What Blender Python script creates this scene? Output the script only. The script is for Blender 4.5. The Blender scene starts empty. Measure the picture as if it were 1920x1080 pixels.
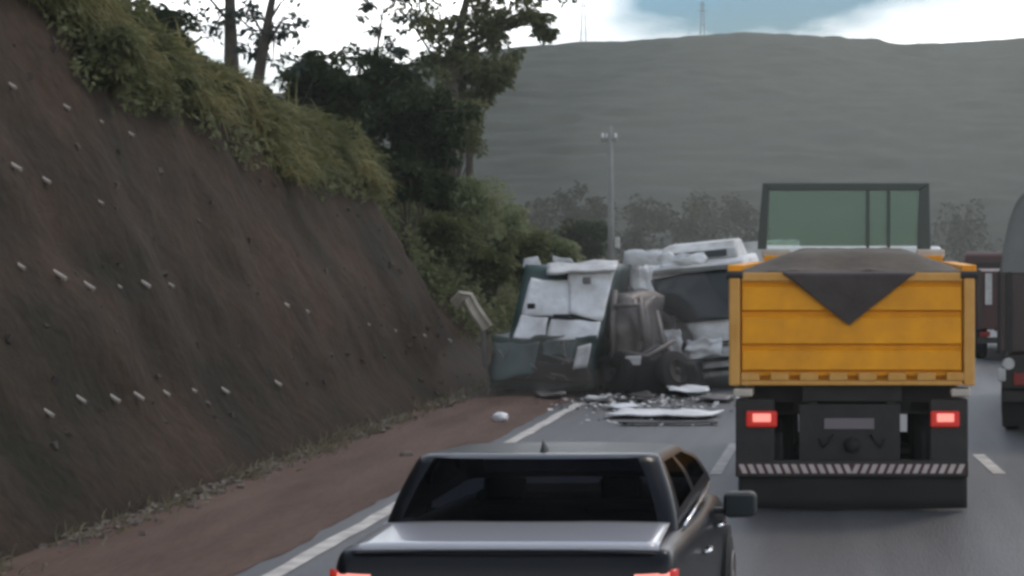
import bpy, bmesh, math, random
from mathutils import Vector, Matrix, noise

random.seed(7)
S = bpy.context.scene
COL = S.collection
R = math.radians

# ------------------------------------------------------------------ camera
F = 3600.0          # focal length in photo pixels (1920 wide)
VX, VY = 1610.0, 463.0   # vanishing point of the road in the photo
CH = 2.73           # eye height (cab of a lorry)
cam_d = bpy.data.cameras.new('camera')
cam = bpy.data.objects.new('camera', cam_d)
COL.objects.link(cam)
cam.location = (0, 0, CH)
cam.rotation_euler = (R(90), 0, 0)
cam_d.sensor_width = 36.0
cam_d.lens = 36.0 * F / 1920.0
cam_d.shift_x = (960 - VX) / 1920.0
cam_d.shift_y = -(540 - VY) / 1920.0
cam_d.clip_start = 0.1
cam_d.clip_end = 4000
S.camera = cam

# ------------------------------------------------------------------ sky
w = bpy.data.worlds.new('World'); S.world = w; w.use_nodes = True
nt = w.node_tree; nt.nodes.clear()
N = nt.nodes.new; L = nt.links.new
out = N('ShaderNodeOutputWorld'); bg = N('ShaderNodeBackground')
sky = N('ShaderNodeTexSky'); sky.sky_type = 'NISHITA'; sky.sun_disc = False
SUN_EL, SUN_AZ = R(54), R(38)      # azimuth from +Y, towards +X positive
sky.sun_elevation = SUN_EL; sky.sun_rotation = SUN_AZ
tc = N('ShaderNodeTexCoord')
mp = N('ShaderNodeMapping'); mp.inputs['Scale'].default_value = (1.0, 1.0, 2.6); mp.inputs['Location'].default_value = (0.35, 0.2, 0.1)
L(tc.outputs['Generated'], mp.inputs['Vector'])
nz = N('ShaderNodeTexNoise'); nz.inputs['Scale'].default_value = 5.0; nz.inputs['Detail'].default_value = 7; nz.inputs['Roughness'].default_value = 0.55
L(mp.outputs[0], nz.inputs['Vector'])
# a gap in the clouds over the ridge
dist = N('ShaderNodeVectorMath'); dist.operation = 'DISTANCE'
mp2 = N('ShaderNodeMapping'); mp2.inputs['Scale'].default_value = (0.55, 1.0, 1.5)
L(tc.outputs['Generated'], mp2.inputs['Vector'])
L(mp2.outputs[0], dist.inputs[0]); dist.inputs[1].default_value = (-0.052 * 0.55, 0.99, 0.135 * 1.5)
gap = N('ShaderNodeMapRange'); gap.inputs['From Min'].default_value = 0.010; gap.inputs['From Max'].default_value = 0.055
gap.inputs['To Min'].default_value = -0.30; gap.inputs['To Max'].default_value = 0.0
L(dist.outputs['Value'], gap.inputs['Value'])
add = N('ShaderNodeMath'); add.operation = 'ADD'; L(nz.outputs['Fac'], add.inputs[0]); L(gap.outputs[0], add.inputs[1])
cr = N('ShaderNodeMapRange'); cr.inputs['From Min'].default_value = 0.24; cr.inputs['From Max'].default_value = 0.56
sx = N('ShaderNodeSeparateXYZ'); L(tc.outputs['Generated'], sx.inputs[0])
el = N('ShaderNodeMapRange'); el.inputs['From Min'].default_value = 0.20; el.inputs['From Max'].default_value = 0.62
el.inputs['To Min'].default_value = 0.0; el.inputs['To Max'].default_value = -0.13
L(sx.outputs['Z'], el.inputs['Value'])
add2 = N('ShaderNodeMath'); add2.operation = 'ADD'; L(add.outputs[0], add2.inputs[0]); L(el.outputs[0], add2.inputs[1])
L(add2.outputs[0], cr.inputs['Value'])
cs = N('ShaderNodeValToRGB')
cs.color_ramp.elements[0].position = 0.35; cs.color_ramp.elements[0].color = (36.0, 36.0, 36.2, 1)
cs.color_ramp.elements[1].position = 0.72; cs.color_ramp.elements[1].color = (17.0, 17.6, 18.4, 1)
nz2 = N('ShaderNodeTexNoise'); nz2.inputs['Scale'].default_value = 9.0; nz2.inputs['Detail'].default_value = 5
L(mp.outputs[0], nz2.inputs['Vector']); L(nz2.outputs['Fac'], cs.inputs['Fac'])
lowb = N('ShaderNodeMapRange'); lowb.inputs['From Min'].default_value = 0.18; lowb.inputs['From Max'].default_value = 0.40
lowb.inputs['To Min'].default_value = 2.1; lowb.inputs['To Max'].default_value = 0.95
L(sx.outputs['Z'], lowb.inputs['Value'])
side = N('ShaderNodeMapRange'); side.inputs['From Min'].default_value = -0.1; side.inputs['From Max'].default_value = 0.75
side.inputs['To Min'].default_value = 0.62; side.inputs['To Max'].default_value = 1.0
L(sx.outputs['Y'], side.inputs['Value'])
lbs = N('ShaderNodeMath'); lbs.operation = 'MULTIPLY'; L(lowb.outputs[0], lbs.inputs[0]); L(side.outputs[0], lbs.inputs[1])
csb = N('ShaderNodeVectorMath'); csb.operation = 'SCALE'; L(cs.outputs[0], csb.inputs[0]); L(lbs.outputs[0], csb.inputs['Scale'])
mx = N('ShaderNodeMixRGB'); L(cr.outputs[0], mx.inputs['Fac']); hs = N('ShaderNodeHueSaturation'); hs.inputs['Saturation'].default_value = 1.9; hs.inputs['Value'].default_value = 1.7; L(sky.outputs[0], hs.inputs['Color'])
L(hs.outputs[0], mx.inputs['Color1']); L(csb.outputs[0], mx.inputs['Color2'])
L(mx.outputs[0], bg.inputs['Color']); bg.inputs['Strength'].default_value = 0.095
L(bg.outputs[0], out.inputs[0])

# ------------------------------------------------------------------ sun (behind thin cloud, ahead and to the right)
sd = bpy.data.lights.new('sun', 'SUN'); so = bpy.data.objects.new('sun', sd); COL.objects.link(so)
sd.energy = 1.4; sd.angle = R(12); sd.color = (1.0, 0.90, 0.78)
dvec = Vector((math.sin(SUN_AZ) * math.cos(SUN_EL), math.cos(SUN_AZ) * math.cos(SUN_EL), math.sin(SUN_EL)))
so.rotation_euler = dvec.to_track_quat('Z', 'Y').to_euler()
so.location = (0, 0, 60)

S.view_settings.view_transform = 'Standard'
S.view_settings.look = 'None'
S.view_settings.exposure = -0.45
S.view_settings.gamma = 1.0
S.render.engine = 'CYCLES'
S.cycles.max_bounces = 6
S.cycles.transparent_max_bounces = 12
S.cycles.volume_bounces = 0
S.cycles.use_denoising = True
S.cycles.filter_width = 3.2

# ------------------------------------------------------------------ helpers
def P(px, py, Y):
    return Vector(((px - VX) / F * Y, Y, CH - (py - VY) / F * Y))

def mat(name, c, rough=0.7, metal=0.0, c2=None, scale=4.0, bump=0.0, bscale=30.0, coat=0.0, spec=0.5, emit=None, estr=0.0, trans=0.0, detail=5, stretch=None):
    m = bpy.data.materials.new(name); m.use_nodes = True
    t = m.node_tree; b = t.nodes['Principled BSDF']
    b.inputs['Base Color'].default_value = (*c, 1)
    b.inputs['Roughness'].default_value = rough
    b.inputs['Metallic'].default_value = metal
    b.inputs['Coat Weight'].default_value = coat
    b.inputs['Coat Roughness'].default_value = 0.08
    b.inputs['Specular IOR Level'].default_value = spec
    if emit:
        b.inputs['Emission Color'].default_value = (*emit, 1); b.inputs['Emission Strength'].default_value = estr
    g = t.nodes.new('ShaderNodeNewGeometry')
    if c2 or bump:
        tcn = t.nodes.new('ShaderNodeTexCoord')
        src = tcn.outputs['Object']
        if stretch:
            mm = t.nodes.new('ShaderNodeMapping'); mm.inputs['Scale'].default_value = stretch
            t.links.new(src, mm.inputs['Vector']); src = mm.outputs[0]
    if c2:
        n = t.nodes.new('ShaderNodeTexNoise'); n.inputs['Scale'].default_value = scale; n.inputs['Detail'].default_value = detail
        n.inputs['Roughness'].default_value = 0.62
        t.links.new(src, n.inputs['Vector'])
        r = t.nodes.new('ShaderNodeValToRGB')
        r.color_ramp.elements[0].position = 0.33; r.color_ramp.elements[0].color = (*c, 1)
        r.color_ramp.elements[1].position = 0.68; r.color_ramp.elements[1].color = (*c2, 1)
        t.links.new(n.outputs['Fac'], r.inputs['Fac']); t.links.new(r.outputs[0], b.inputs['Base Color'])
    if bump:
        n2 = t.nodes.new('ShaderNodeTexNoise'); n2.inputs['Scale'].default_value = bscale; n2.inputs['Detail'].default_value = 6
        t.links.new(src, n2.inputs['Vector'])
        bp = t.nodes.new('ShaderNodeBump'); bp.inputs['Strength'].default_value = bump; bp.inputs['Distance'].default_value = 0.05
        t.links.new(n2.outputs['Fac'], bp.inputs['Height']); t.links.new(bp.outputs[0], b.inputs['Normal'])
    return m

def leafmat(name, c, c2, scale=0.8, transl=0.35):
    """leaf: diffuse plus translucent, tone varying from clump to clump"""
    m = bpy.data.materials.new(name); m.use_nodes = True
    t = m.node_tree; t.nodes.clear()
    o = t.nodes.new('ShaderNodeOutputMaterial'); mixs = t.nodes.new('ShaderNodeMixShader')
    d = t.nodes.new('ShaderNodeBsdfPrincipled'); tr = t.nodes.new('ShaderNodeBsdfTranslucent')
    d.inputs['Roughness'].default_value = 0.7; d.inputs['Specular IOR Level'].default_value = 0.12
    tcn = t.nodes.new('ShaderNodeTexCoord'); n = t.nodes.new('ShaderNodeTexNoise')
    n.inputs['Scale'].default_value = scale; n.inputs['Detail'].default_value = 4
    t.links.new(tcn.outputs['Object'], n.inputs['Vector'])
    r = t.nodes.new('ShaderNodeValToRGB')
    r.color_ramp.elements[0].position = 0.35; r.color_ramp.elements[0].color = (*c, 1)
    r.color_ramp.elements[1].position = 0.65; r.color_ramp.elements[1].color = (*c2, 1)
    t.links.new(n.outputs['Fac'], r.inputs['Fac'])
    t.links.new(r.outputs[0], d.inputs['Base Color']); t.links.new(r.outputs[0], tr.inputs['Color'])
    mixs.inputs['Fac'].default_value = transl
    t.links.new(d.outputs[0], mixs.inputs[1]); t.links.new(tr.outputs[0], mixs.inputs[2]); t.links.new(mixs.outputs[0], o.inputs[0])
    return m

def glassmat(name, tint, sheen=0.9, rough=0.03):
    """tinted pane: see-through with a mirror sheen"""
    m = bpy.data.materials.new(name); m.use_nodes = True
    t = m.node_tree; t.nodes.clear()
    o = t.nodes.new('ShaderNodeOutputMaterial'); mixs = t.nodes.new('ShaderNodeMixShader')
    tr = t.nodes.new('ShaderNodeBsdfTransparent'); gl = t.nodes.new('ShaderNodeBsdfGlossy')
    fr = t.nodes.new('ShaderNodeFresnel'); fr.inputs['IOR'].default_value = 1.5
    tr.inputs['Color'].default_value = (*tint, 1); gl.inputs['Roughness'].default_value = rough
    gl.inputs['Color'].default_value = (sheen, sheen, sheen*1.08, 1)
    t.links.new(fr.outputs[0], mixs.inputs['Fac'])
    t.links.new(tr.outputs[0], mixs.inputs[1]); t.links.new(gl.outputs[0], mixs.inputs[2]); t.links.new(mixs.outputs[0], o.inputs[0])
    return m

class MB:
    def __init__(s): s.v = []; s.f = []
    def add(s, vs, fs):
        o = len(s.v); s.v += [tuple(p) for p in vs]; s.f += [tuple(i + o for i in f) for f in fs]; return s
    def box(s, x0, x1, y0, y1, z0, z1, M=None):
        vs = [Vector(p) for p in ((x0,y0,z0),(x1,y0,z0),(x1,y1,z0),(x0,y1,z0),(x0,y0,z1),(x1,y0,z1),(x1,y1,z1),(x0,y1,z1))]
        if M: vs = [M @ p for p in vs]
        return s.add(vs, [(3,2,1,0),(4,5,6,7),(0,1,5,4),(1,2,6,5),(2,3,7,6),(3,0,4,7)])
    def tube(s, pts, rad, n=10, cap=True):
        pts = [Vector(p) for p in pts]
        if not hasattr(rad, '__len__'): rad = [rad] * len(pts)
        vs = []; fs = []
        up = None
        for i, p in enumerate(pts):
            d = (pts[min(i+1, len(pts)-1)] - pts[max(i-1, 0)]).normalized()
            if up is None:
                up = d.orthogonal().normalized()
            else:
                up = (up - d * up.dot(d)).normalized()
            sd_ = d.cross(up)
            for k in range(n):
                a = 2 * math.pi * k / n
                vs.append(p + (up * math.cos(a) + sd_ * math.sin(a)) * rad[i])
        for i in range(len(pts) - 1):
            for k in range(n):
                a, b = i*n + k, i*n + (k+1) % n
                fs.append((a, b, b + n, a + n))
        if cap:
            fs.append(tuple(range(n))[::-1]); fs.append(tuple(range((len(pts)-1)*n, len(pts)*n)))
        return s.add(vs, fs)
    def lathe(s, prof, axis='x', c=(0,0,0), n=28):
        """profile [(offset along axis, radius)]"""
        vs = []; fs = []
        for (a, r) in prof:
            for k in range(n):
                t = 2*math.pi*k/n
                u, v_ = r*math.cos(t), r*math.sin(t)
                p = {'x': (a,u,v_), 'y': (u,a,v_), 'z': (u,v_,a)}[axis]
                vs.append((p[0]+c[0], p[1]+c[1], p[2]+c[2]))
        for i in range(len(prof)-1):
            for k in range(n):
                a, b = i*n+k, i*n+(k+1) % n
                fs.append((a, b, b+n, a+n))
        fs.append(tuple(range(n))[::-1]); fs.append(tuple(range((len(prof)-1)*n, len(prof)*n)))
        return s.add(vs, fs)
    def prism(s, poly, a0, a1, axis='y'):
        """polygon of (u,v) swept along an axis"""
        n = len(poly); vs = []
        for a in (a0, a1):
            for (u, v_) in poly:
                vs.append({'y': (u, a, v_), 'x': (a, u, v_), 'z': (u, v_, a)}[axis])
        fs = [tuple(range(n))[::-1], tuple(range(n, 2*n))]
        for k in range(n): fs.append((k, (k+1) % n, n + (k+1) % n, n + k))
        return s.add(vs, fs)
    def grid(s, fn, nu, nv, keep=None):
        vs = [fn(i/nu, j/nv) for j in range(nv+1) for i in range(nu+1)]
        fs = []
        for j in range(nv):
            for i in range(nu):
                if keep and not keep(i, j): continue
                a = j*(nu+1)+i
                fs.append((a, a+1, a+nu+2, a+nu+1))
        return s.add(vs, fs)
    def warp(s, fn):
        s.v = [tuple(fn(Vector(p))) for p in s.v]; return s
    def build(s, name, m, parent=None, smooth=False, bevel=0.0, seg=2, solid=0.0, sub=0):
        me = bpy.data.meshes.new(name)
        me.from_pydata(s.v, [], s.f)
        bm = bmesh.new(); bm.from_mesh(me)
        loose = [v for v in bm.verts if not v.link_faces]
        if loose: bmesh.ops.delete(bm, geom=loose, context='VERTS')
        if len(bm.faces) < 6000: bmesh.ops.recalc_face_normals(bm, faces=bm.faces)
        bm.to_mesh(me); bm.free()
        if smooth:
            for p in me.polygons: p.use_smooth = True
        me.materials.append(m)
        o = bpy.data.objects.new(name, me); COL.objects.link(o)
        if solid:
            md = o.modifiers.new('solid', 'SOLIDIFY'); md.thickness = solid
        if sub:
            md = o.modifiers.new('sub', 'SUBSURF'); md.levels = sub; md.render_levels = sub
        if bevel:
            md = o.modifiers.new('bevel', 'BEVEL'); md.width = bevel; md.segments = seg; md.limit_method = 'ANGLE'; md.angle_limit = R(35)
        if parent: o.parent = parent
        return o

def thing(name, label, cat, loc=(0,0,0), rot=(0,0,0), group=None):
    o = bpy.data.objects.new(name, None); COL.objects.link(o)
    o.location = loc; o.rotation_euler = rot; o.empty_display_size = 0.3
    return tag(o, label, cat, group)
def tag(o, label, cat, group=None):
    o['label'] = label; o['category'] = cat
    if group: o['group'] = group
    return o
def struct(o, kind='structure'):
    o['kind'] = kind; return o
def nz3(p, s=1.0):
    return noise.noise(Vector(p) * s)
def fbm(p, s=1.0, o=4):
    return noise.fractal(Vector(p) * s, 1.0, 2.1, o)
def lerp(a, b, t): return a + (b - a) * t
def table(tb, x):
    if x <= tb[0][0]: return tb[0][1]
    for (a, va), (b, vb) in zip(tb, tb[1:]):
        if x <= b:
            t = (x - a) / (b - a); t = t*t*(3-2*t) if False else t
            return lerp(va, vb, t)
    return tb[-1][1]
def crumple(amp, s, seed=0.0):
    off = Vector((seed*3.1, seed*1.7, seed*2.3))
    def fn(p):
        q = p * s + off
        return p + noise.noise_vector(q) * amp + noise.noise_vector(q * 2.7) * amp * 0.4
    return fn

# ------------------------------------------------------------------ materials
M = {}
M['asphalt'] = mat('asphalt', (0.062,0.064,0.067), 0.55, c2=(0.118,0.120,0.122), scale=0.9, bump=0.35, bscale=45, stretch=(1.6,0.10,1), detail=9)
M['ground'] = mat('ground_soil', (0.06,0.07,0.035), 0.95, c2=(0.11,0.09,0.06), scale=0.2)
M['dirt'] = mat('red_dirt', (0.066,0.034,0.021), 0.95, c2=(0.118,0.071,0.052), scale=0.9, bump=0.5, bscale=9, stretch=(2.2,0.35,1))
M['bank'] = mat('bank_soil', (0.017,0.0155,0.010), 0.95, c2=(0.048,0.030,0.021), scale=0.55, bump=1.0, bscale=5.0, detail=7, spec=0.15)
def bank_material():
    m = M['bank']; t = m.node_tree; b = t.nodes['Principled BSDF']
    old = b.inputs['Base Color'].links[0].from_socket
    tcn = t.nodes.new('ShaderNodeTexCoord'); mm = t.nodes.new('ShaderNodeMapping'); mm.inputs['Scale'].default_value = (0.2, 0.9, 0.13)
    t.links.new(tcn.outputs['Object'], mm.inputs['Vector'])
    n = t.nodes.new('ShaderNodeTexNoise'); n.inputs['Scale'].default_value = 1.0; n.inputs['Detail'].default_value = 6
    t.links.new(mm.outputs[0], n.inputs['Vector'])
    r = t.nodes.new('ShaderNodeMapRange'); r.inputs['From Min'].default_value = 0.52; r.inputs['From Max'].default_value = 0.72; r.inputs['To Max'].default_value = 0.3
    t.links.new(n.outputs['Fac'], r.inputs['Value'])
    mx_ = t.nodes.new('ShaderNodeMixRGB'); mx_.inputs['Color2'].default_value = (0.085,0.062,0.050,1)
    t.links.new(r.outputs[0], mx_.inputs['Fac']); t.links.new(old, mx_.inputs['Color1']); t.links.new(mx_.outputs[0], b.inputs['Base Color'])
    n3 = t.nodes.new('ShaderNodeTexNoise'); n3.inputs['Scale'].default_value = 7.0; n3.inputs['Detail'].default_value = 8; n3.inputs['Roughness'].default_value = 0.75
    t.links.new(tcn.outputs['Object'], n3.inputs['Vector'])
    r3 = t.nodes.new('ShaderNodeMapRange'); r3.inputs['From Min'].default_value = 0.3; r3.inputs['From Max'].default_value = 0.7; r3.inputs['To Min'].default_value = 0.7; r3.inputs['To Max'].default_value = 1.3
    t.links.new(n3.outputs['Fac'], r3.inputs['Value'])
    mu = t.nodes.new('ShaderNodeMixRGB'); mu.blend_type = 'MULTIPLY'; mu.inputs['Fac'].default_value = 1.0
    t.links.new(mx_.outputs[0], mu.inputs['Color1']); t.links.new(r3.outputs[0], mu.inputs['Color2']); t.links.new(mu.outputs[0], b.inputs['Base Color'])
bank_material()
M['paint'] = mat('road_paint', (0.62,0.60,0.56), 0.7, c2=(0.34,0.32,0.29), scale=3.5)
M['bank_stone'] = mat('bank_stone', (0.035,0.029,0.023), 0.9, c2=(0.07,0.055,0.045), scale=2)
M['rubble'] = mat('rubble', (0.10,0.080,0.065), 0.9, c2=(0.19,0.16,0.135), scale=3)
M['hill'] = leafmat('hill_forest', (0.006,0.011,0.0075), (0.023,0.029,0.017), 0.16, 0.1)
M['yellow'] = mat('yellow_paint', (0.88,0.37,0.010), 0.5, c2=(0.66,0.27,0.018), scale=2.6, detail=9, bump=0.05, bscale=5, spec=0.2)
M['yellow_worn'] = mat('yellow_worn', (0.66,0.36,0.10), 0.5, c2=(0.56,0.28,0.06), scale=4, spec=0.25)
M['pale_metal'] = mat('pale_metal', (0.55,0.50,0.42), 0.5, c2=(0.40,0.36,0.30), scale=5)
M['chassis'] = mat('chassis_black', (0.014,0.0135,0.0135), 0.65, c2=(0.028,0.025,0.023), scale=5)
M['rubber'] = mat('rubber', (0.014,0.014,0.014), 0.85)
M['tarp'] = mat('grey_tarp', (0.064,0.052,0.039), 0.85, c2=(0.105,0.088,0.066), scale=2.0, bump=0.3, bscale=6)
M['cover'] = mat('pale_grey_cover', (0.12,0.125,0.12), 0.8, c2=(0.17,0.175,0.17), scale=1.5, bump=0.2, bscale=6)
M['tarp_dark'] = mat('dark_tarp', (0.045,0.036,0.033), 0.75, c2=(0.065,0.052,0.048), scale=3, bump=0.3, bscale=7)
M['frame_green'] = mat('dark_green_frame', (0.045,0.058,0.052), 0.5)
M['red_lamp'] = mat('red_lamp_lit', (0.5,0.02,0.015), 0.3, emit=(1.0,0.06,0.035), estr=0.22)
M['red_lamp_core'] = mat('red_lamp_core', (0.8,0.2,0.15), 0.3, emit=(1.0,0.33,0.27), estr=1.3)
M['red_dull'] = mat('red_lamp_unlit', (0.20,0.015,0.012), 0.3)
M['plate'] = mat('number_plate', (0.16,0.14,0.15), 0.5)
M['stripe_white'] = mat('reflective_white', (0.55,0.50,0.48), 0.4, c2=(0.38,0.34,0.33), scale=6)
M['stripe_red'] = mat('reflective_red', (0.06,0.012,0.012), 0.5)
M['carblack'] = mat('black_car_paint', (0.005,0.006,0.009), 0.32, coat=0.22, spec=0.12)
M['carblack'].node_tree.nodes['Principled BSDF'].inputs['Coat Roughness'].default_value = 0.2
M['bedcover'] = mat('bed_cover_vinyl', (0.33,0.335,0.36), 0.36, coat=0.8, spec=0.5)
M['carroof'] = mat('black_roof_paint', (0.005,0.006,0.009), 0.3, coat=0.12, spec=0.1)
M['trim'] = mat('black_trim', (0.012,0.012,0.013), 0.5)
M['chrome'] = mat('chrome', (0.75,0.76,0.78), 0.18, metal=1.0)
M['seat'] = mat('car_seat', (0.02,0.02,0.022), 0.8)
M['car_glass'] = glassmat('tinted_glass', (0.045,0.052,0.07), 0.07)
M['clear_glass'] = glassmat('windscreen_glass', (0.55,0.62,0.60))
M['green_glass'] = None
M['white'] = mat('white_paint', (0.84,0.86,0.87), 0.45, c2=(0.66,0.69,0.71), scale=2.5, bump=0.08, bscale=5)
M['white_wreck'] = mat('scraped_white', (0.86,0.88,0.88), 0.5, c2=(0.62,0.62,0.61), scale=3.2, bump=0.5, bscale=7, detail=9)
M['white_dirty'] = mat('dirty_white', (0.60,0.61,0.60), 0.55, c2=(0.30,0.30,0.29), scale=2.2, bump=0.15, bscale=6)
M['green_paint'] = mat('dark_green_paint', (0.018,0.055,0.048), 0.45, c2=(0.03,0.055,0.05), scale=2)
M['grey_metal'] = mat('grey_steel', (0.13,0.125,0.12), 0.5, c2=(0.20,0.18,0.17), scale=5, metal=0.3)
M['dark_inside'] = mat('dark_interior', (0.012,0.014,0.015), 0.8)
M['screen_dark'] = mat('dark_windscreen', (0.014,0.022,0.026), 0.15, spec=0.5)
M['maroon'] = mat('maroon_paint', (0.07,0.022,0.018), 0.5, c2=(0.05,0.022,0.02), scale=2)
M['brown'] = mat('brown_board', (0.07,0.05,0.046), 0.7, c2=(0.05,0.04,0.038), scale=3)
M['concrete'] = mat('pole_concrete', (0.27,0.27,0.26), 0.85, c2=(0.20,0.20,0.19), scale=2)
M['pvc'] = mat('pale_pvc', (0.50,0.47,0.42), 0.6, c2=(0.30,0.26,0.22), scale=14)
M['bark'] = mat('bark', (0.05,0.04,0.032), 0.95, c2=(0.09,0.075,0.06), scale=6, bump=0.5, bscale=20)
M['leaf_dark'] = leafmat('leaf_dark', (0.018,0.032,0.015), (0.048,0.060,0.026), 1.0)
M['leaf_far'] = leafmat('leaf_far', (0.022,0.028,0.014), (0.05,0.054,0.028), 0.5, 0.3)
M['leaf_olive'] = leafmat('leaf_olive', (0.07,0.085,0.034), (0.15,0.155,0.075), 0.9, 0.4)
M['leaf_pale'] = leafmat('leaf_pale', (0.15,0.18,0.09), (0.27,0.29,0.17), 0.7, 0.4)
M['leaf_sparse'] = leafmat('leaf_blue_green', (0.03,0.05,0.045), (0.07,0.085,0.07), 1.0)
M['undergrowth'] = leafmat('undergrowth_leaf', (0.10,0.12,0.055), (0.21,0.22,0.12), 0.6, 0.4)
M['grass'] = leafmat('bank_grass', (0.058,0.072,0.025), (0.235,0.215,0.10), 0.8, 0.35)
M['grass_dry'] = leafmat('dry_grass', (0.14,0.125,0.075), (0.26,0.24,0.17), 1.3, 0.25)

# ------------------------------------------------------------------ ground, road
g = MB().add([(-800,-100,-0.03),(800,-100,-0.03),(800,900,-0.03),(-800,900,-0.03)], [(0,1,2,3)]).build('ground', M['ground']); struct(g)

def roadz(): return 0.0
road = MB().add([(-5.25,-20,0.0),(14,-20,0.0),(14,400,0.0),(-5.25,400,0.0)], [(0,1,2,3)]).build('road', M['asphalt']); struct(road)
# dirt shoulder, gently rutted
def shoulder(u, v):
    y = -10 + 130*v
    x = lerp(-8.1, -5.15 + 0.10*nz3((0, y*0.6, 3)) + 0.06*nz3((1,y*2.2,3)), u)
    z = 0.015 + 0.05*(nz3((x*1.6, y*0.10, 0)) ) * math.sin(math.pi*min(1,u*1.0)) + 0.02*nz3((x*4, y*0.7, 5)) + 0.02*math.sin(math.pi*u)
    if u > 0.99: z = 0.006
    return (x, y, max(z, 0.006) )
sh = MB().grid(shoulder, 26, 420).build('dirt_shoulder', M['dirt'], smooth=True); struct(sh)

def strip(name, pts, wd, z=0.008, jag=0.0):
    """painted line along a polyline"""
    mb = MB(); vs = []; n = len(pts)
    for i, p in enumerate(pts):
        d = (Vector(pts[min(i+1,n-1)]) - Vector(pts[max(i-1,0)])).normalized(); s_ = Vector((d.y, -d.x))
        j = jag * nz3((p[0], p[1]*1.3, 2)); k = jag * nz3((p[0]+9, p[1]*1.7, 2))
        a = Vector(p) - s_*(wd/2 + j); b = Vector(p) + s_*(wd/2 + k)
        vs += [(a.x,a.y,z),(b.x,b.y,z)]
    mb.add(vs, [(2*i, 2*i+1, 2*i+3, 2*i+2) for i in range(n-1)])
    return struct(mb.build(name, M['paint']))
strip('road_edge_marking', [(-4.86, y*0.5) for y in range(0, 68)] , 0.17, jag=0.05)
strip('road_edge_marking', [(-4.86, y) for y in range(44, 160, 2)], 0.17)
for (y0, y1) in ((2,6),(10.5,14.5),(23.0,26.6),(31.5,35.5),(44,48),(56,60),(68,72)):
    strip('road_lane_marking', [(-1.72,y0),(-1.72,y1)], 0.14)
for (y0, y1) in ((6,9),(14,17),(33,37),(45,49),(57,61),(69,73)):
    strip('road_lane_marking', [(1.75,y0),(1.75,y1)], 0.14)
a_, b_ = P(1834,853,F*CH/(853-VY)), P(1874,889,F*CH/(889-VY))
strip('road_lane_marking', [(a_.x,a_.y),(b_.x,b_.y)], 0.16)

# ------------------------------------------------------------------ cut bank
BASE = -7.5
HT = [(0,11.0),(14,10.2),(20,9.0),(22.5,7.2),(24.5,6.2),(28,5.55),(33,5.0),(37,4.75),(44,4.7),(50,4.3),(56,3.4),(66,2.0),(80,1.0),(130,0.6)]
def ccot(y):
    t = min(1, max(0, (y-36.5)/4.5)); t = t*t*(3-2*t)
    return lerp(0.5, 0.86, t)
def bank_dx(y, z):
    return 0.16*fbm((y*0.28, z*0.35, 1.0), 1.0, 4) + 0.09*fbm((y*1.1, z*0.9, 7.0), 1.0, 4) + 0.04*abs(nz3((y*2.6, z*1.2, 3.0)))
def bank_pt(y, s):
    """s 0..1 up the face, 1..2 back over the top"""
    H = table(HT, y) + 0.25*nz3((y*0.35, 0, 4)) + 0.1*nz3((y*1.1,0,9)); c = ccot(y)
    if s <= 1:
        z = H*s
        x = BASE - c*z + bank_dx(y, z)*min(1, s*6)
        # a small skirt of loose soil at the toe
        return Vector((x + 0.25*max(0, 1-s*9), y, z - 0.04*(s == 0)))
    t = s - 1
    x0 = BASE - c*H + bank_dx(y, H)
    d = t*26.0
    z = H + 0.10*min(d, 1.5) + d*0.17 + 0.35*nz3((x0-d, y, 0), 0.25)*min(1, d/2) - (0.10*max(0, d-8))
    return Vector((x0 - 0.25*min(1,d) - d, y, z))
ys = [0.175*i for i in range(0, 270)] + [47.5 + 1.2*i for i in range(0, 70)]
ss = [i/48 for i in range(49)] + [1 + (i/14)**1.6 for i in range(1, 15)]
mb = MB(); nS = len(ss)
mb.v = [tuple(bank_pt(y, s)) for y in ys for s in ss]
for i in range(len(ys)-1):
    for j in range(nS-1):
        a = i*nS + j
        mb.f.append((a, a+nS, a+nS+1, a+1))
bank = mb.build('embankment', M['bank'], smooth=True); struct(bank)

def bank_hit(px, py):
    """where the line of sight through this photo point meets the cut face"""
    a, b = (px-VX)/F, (VY-py)/F
    Y = 10.0
    while Y < 60:
        z = CH + b*Y
        if a*Y > -999 and a*Y <= BASE - ccot(Y)*max(z,0) + bank_dx(Y, z): break
        Y += 0.02
    return Vector((a*Y, Y, CH + b*Y))
def top_z(x, y):
    """height of the bank at x, y"""
    H = table(HT, y) + 0.25*nz3((y*0.35, 0, 4)) + 0.1*nz3((y*1.1,0,9)); c = ccot(y)
    xc = BASE - c*H
    if x >= xc: return max(0.0, (BASE - x)/c)
    lo, hi = 1.0, 2.0
    for _ in range(24):
        m_ = (lo+hi)/2
        if bank_pt(y, m_).x > x: lo = m_
        else: hi = m_
    return bank_pt(y, lo).z

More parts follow.
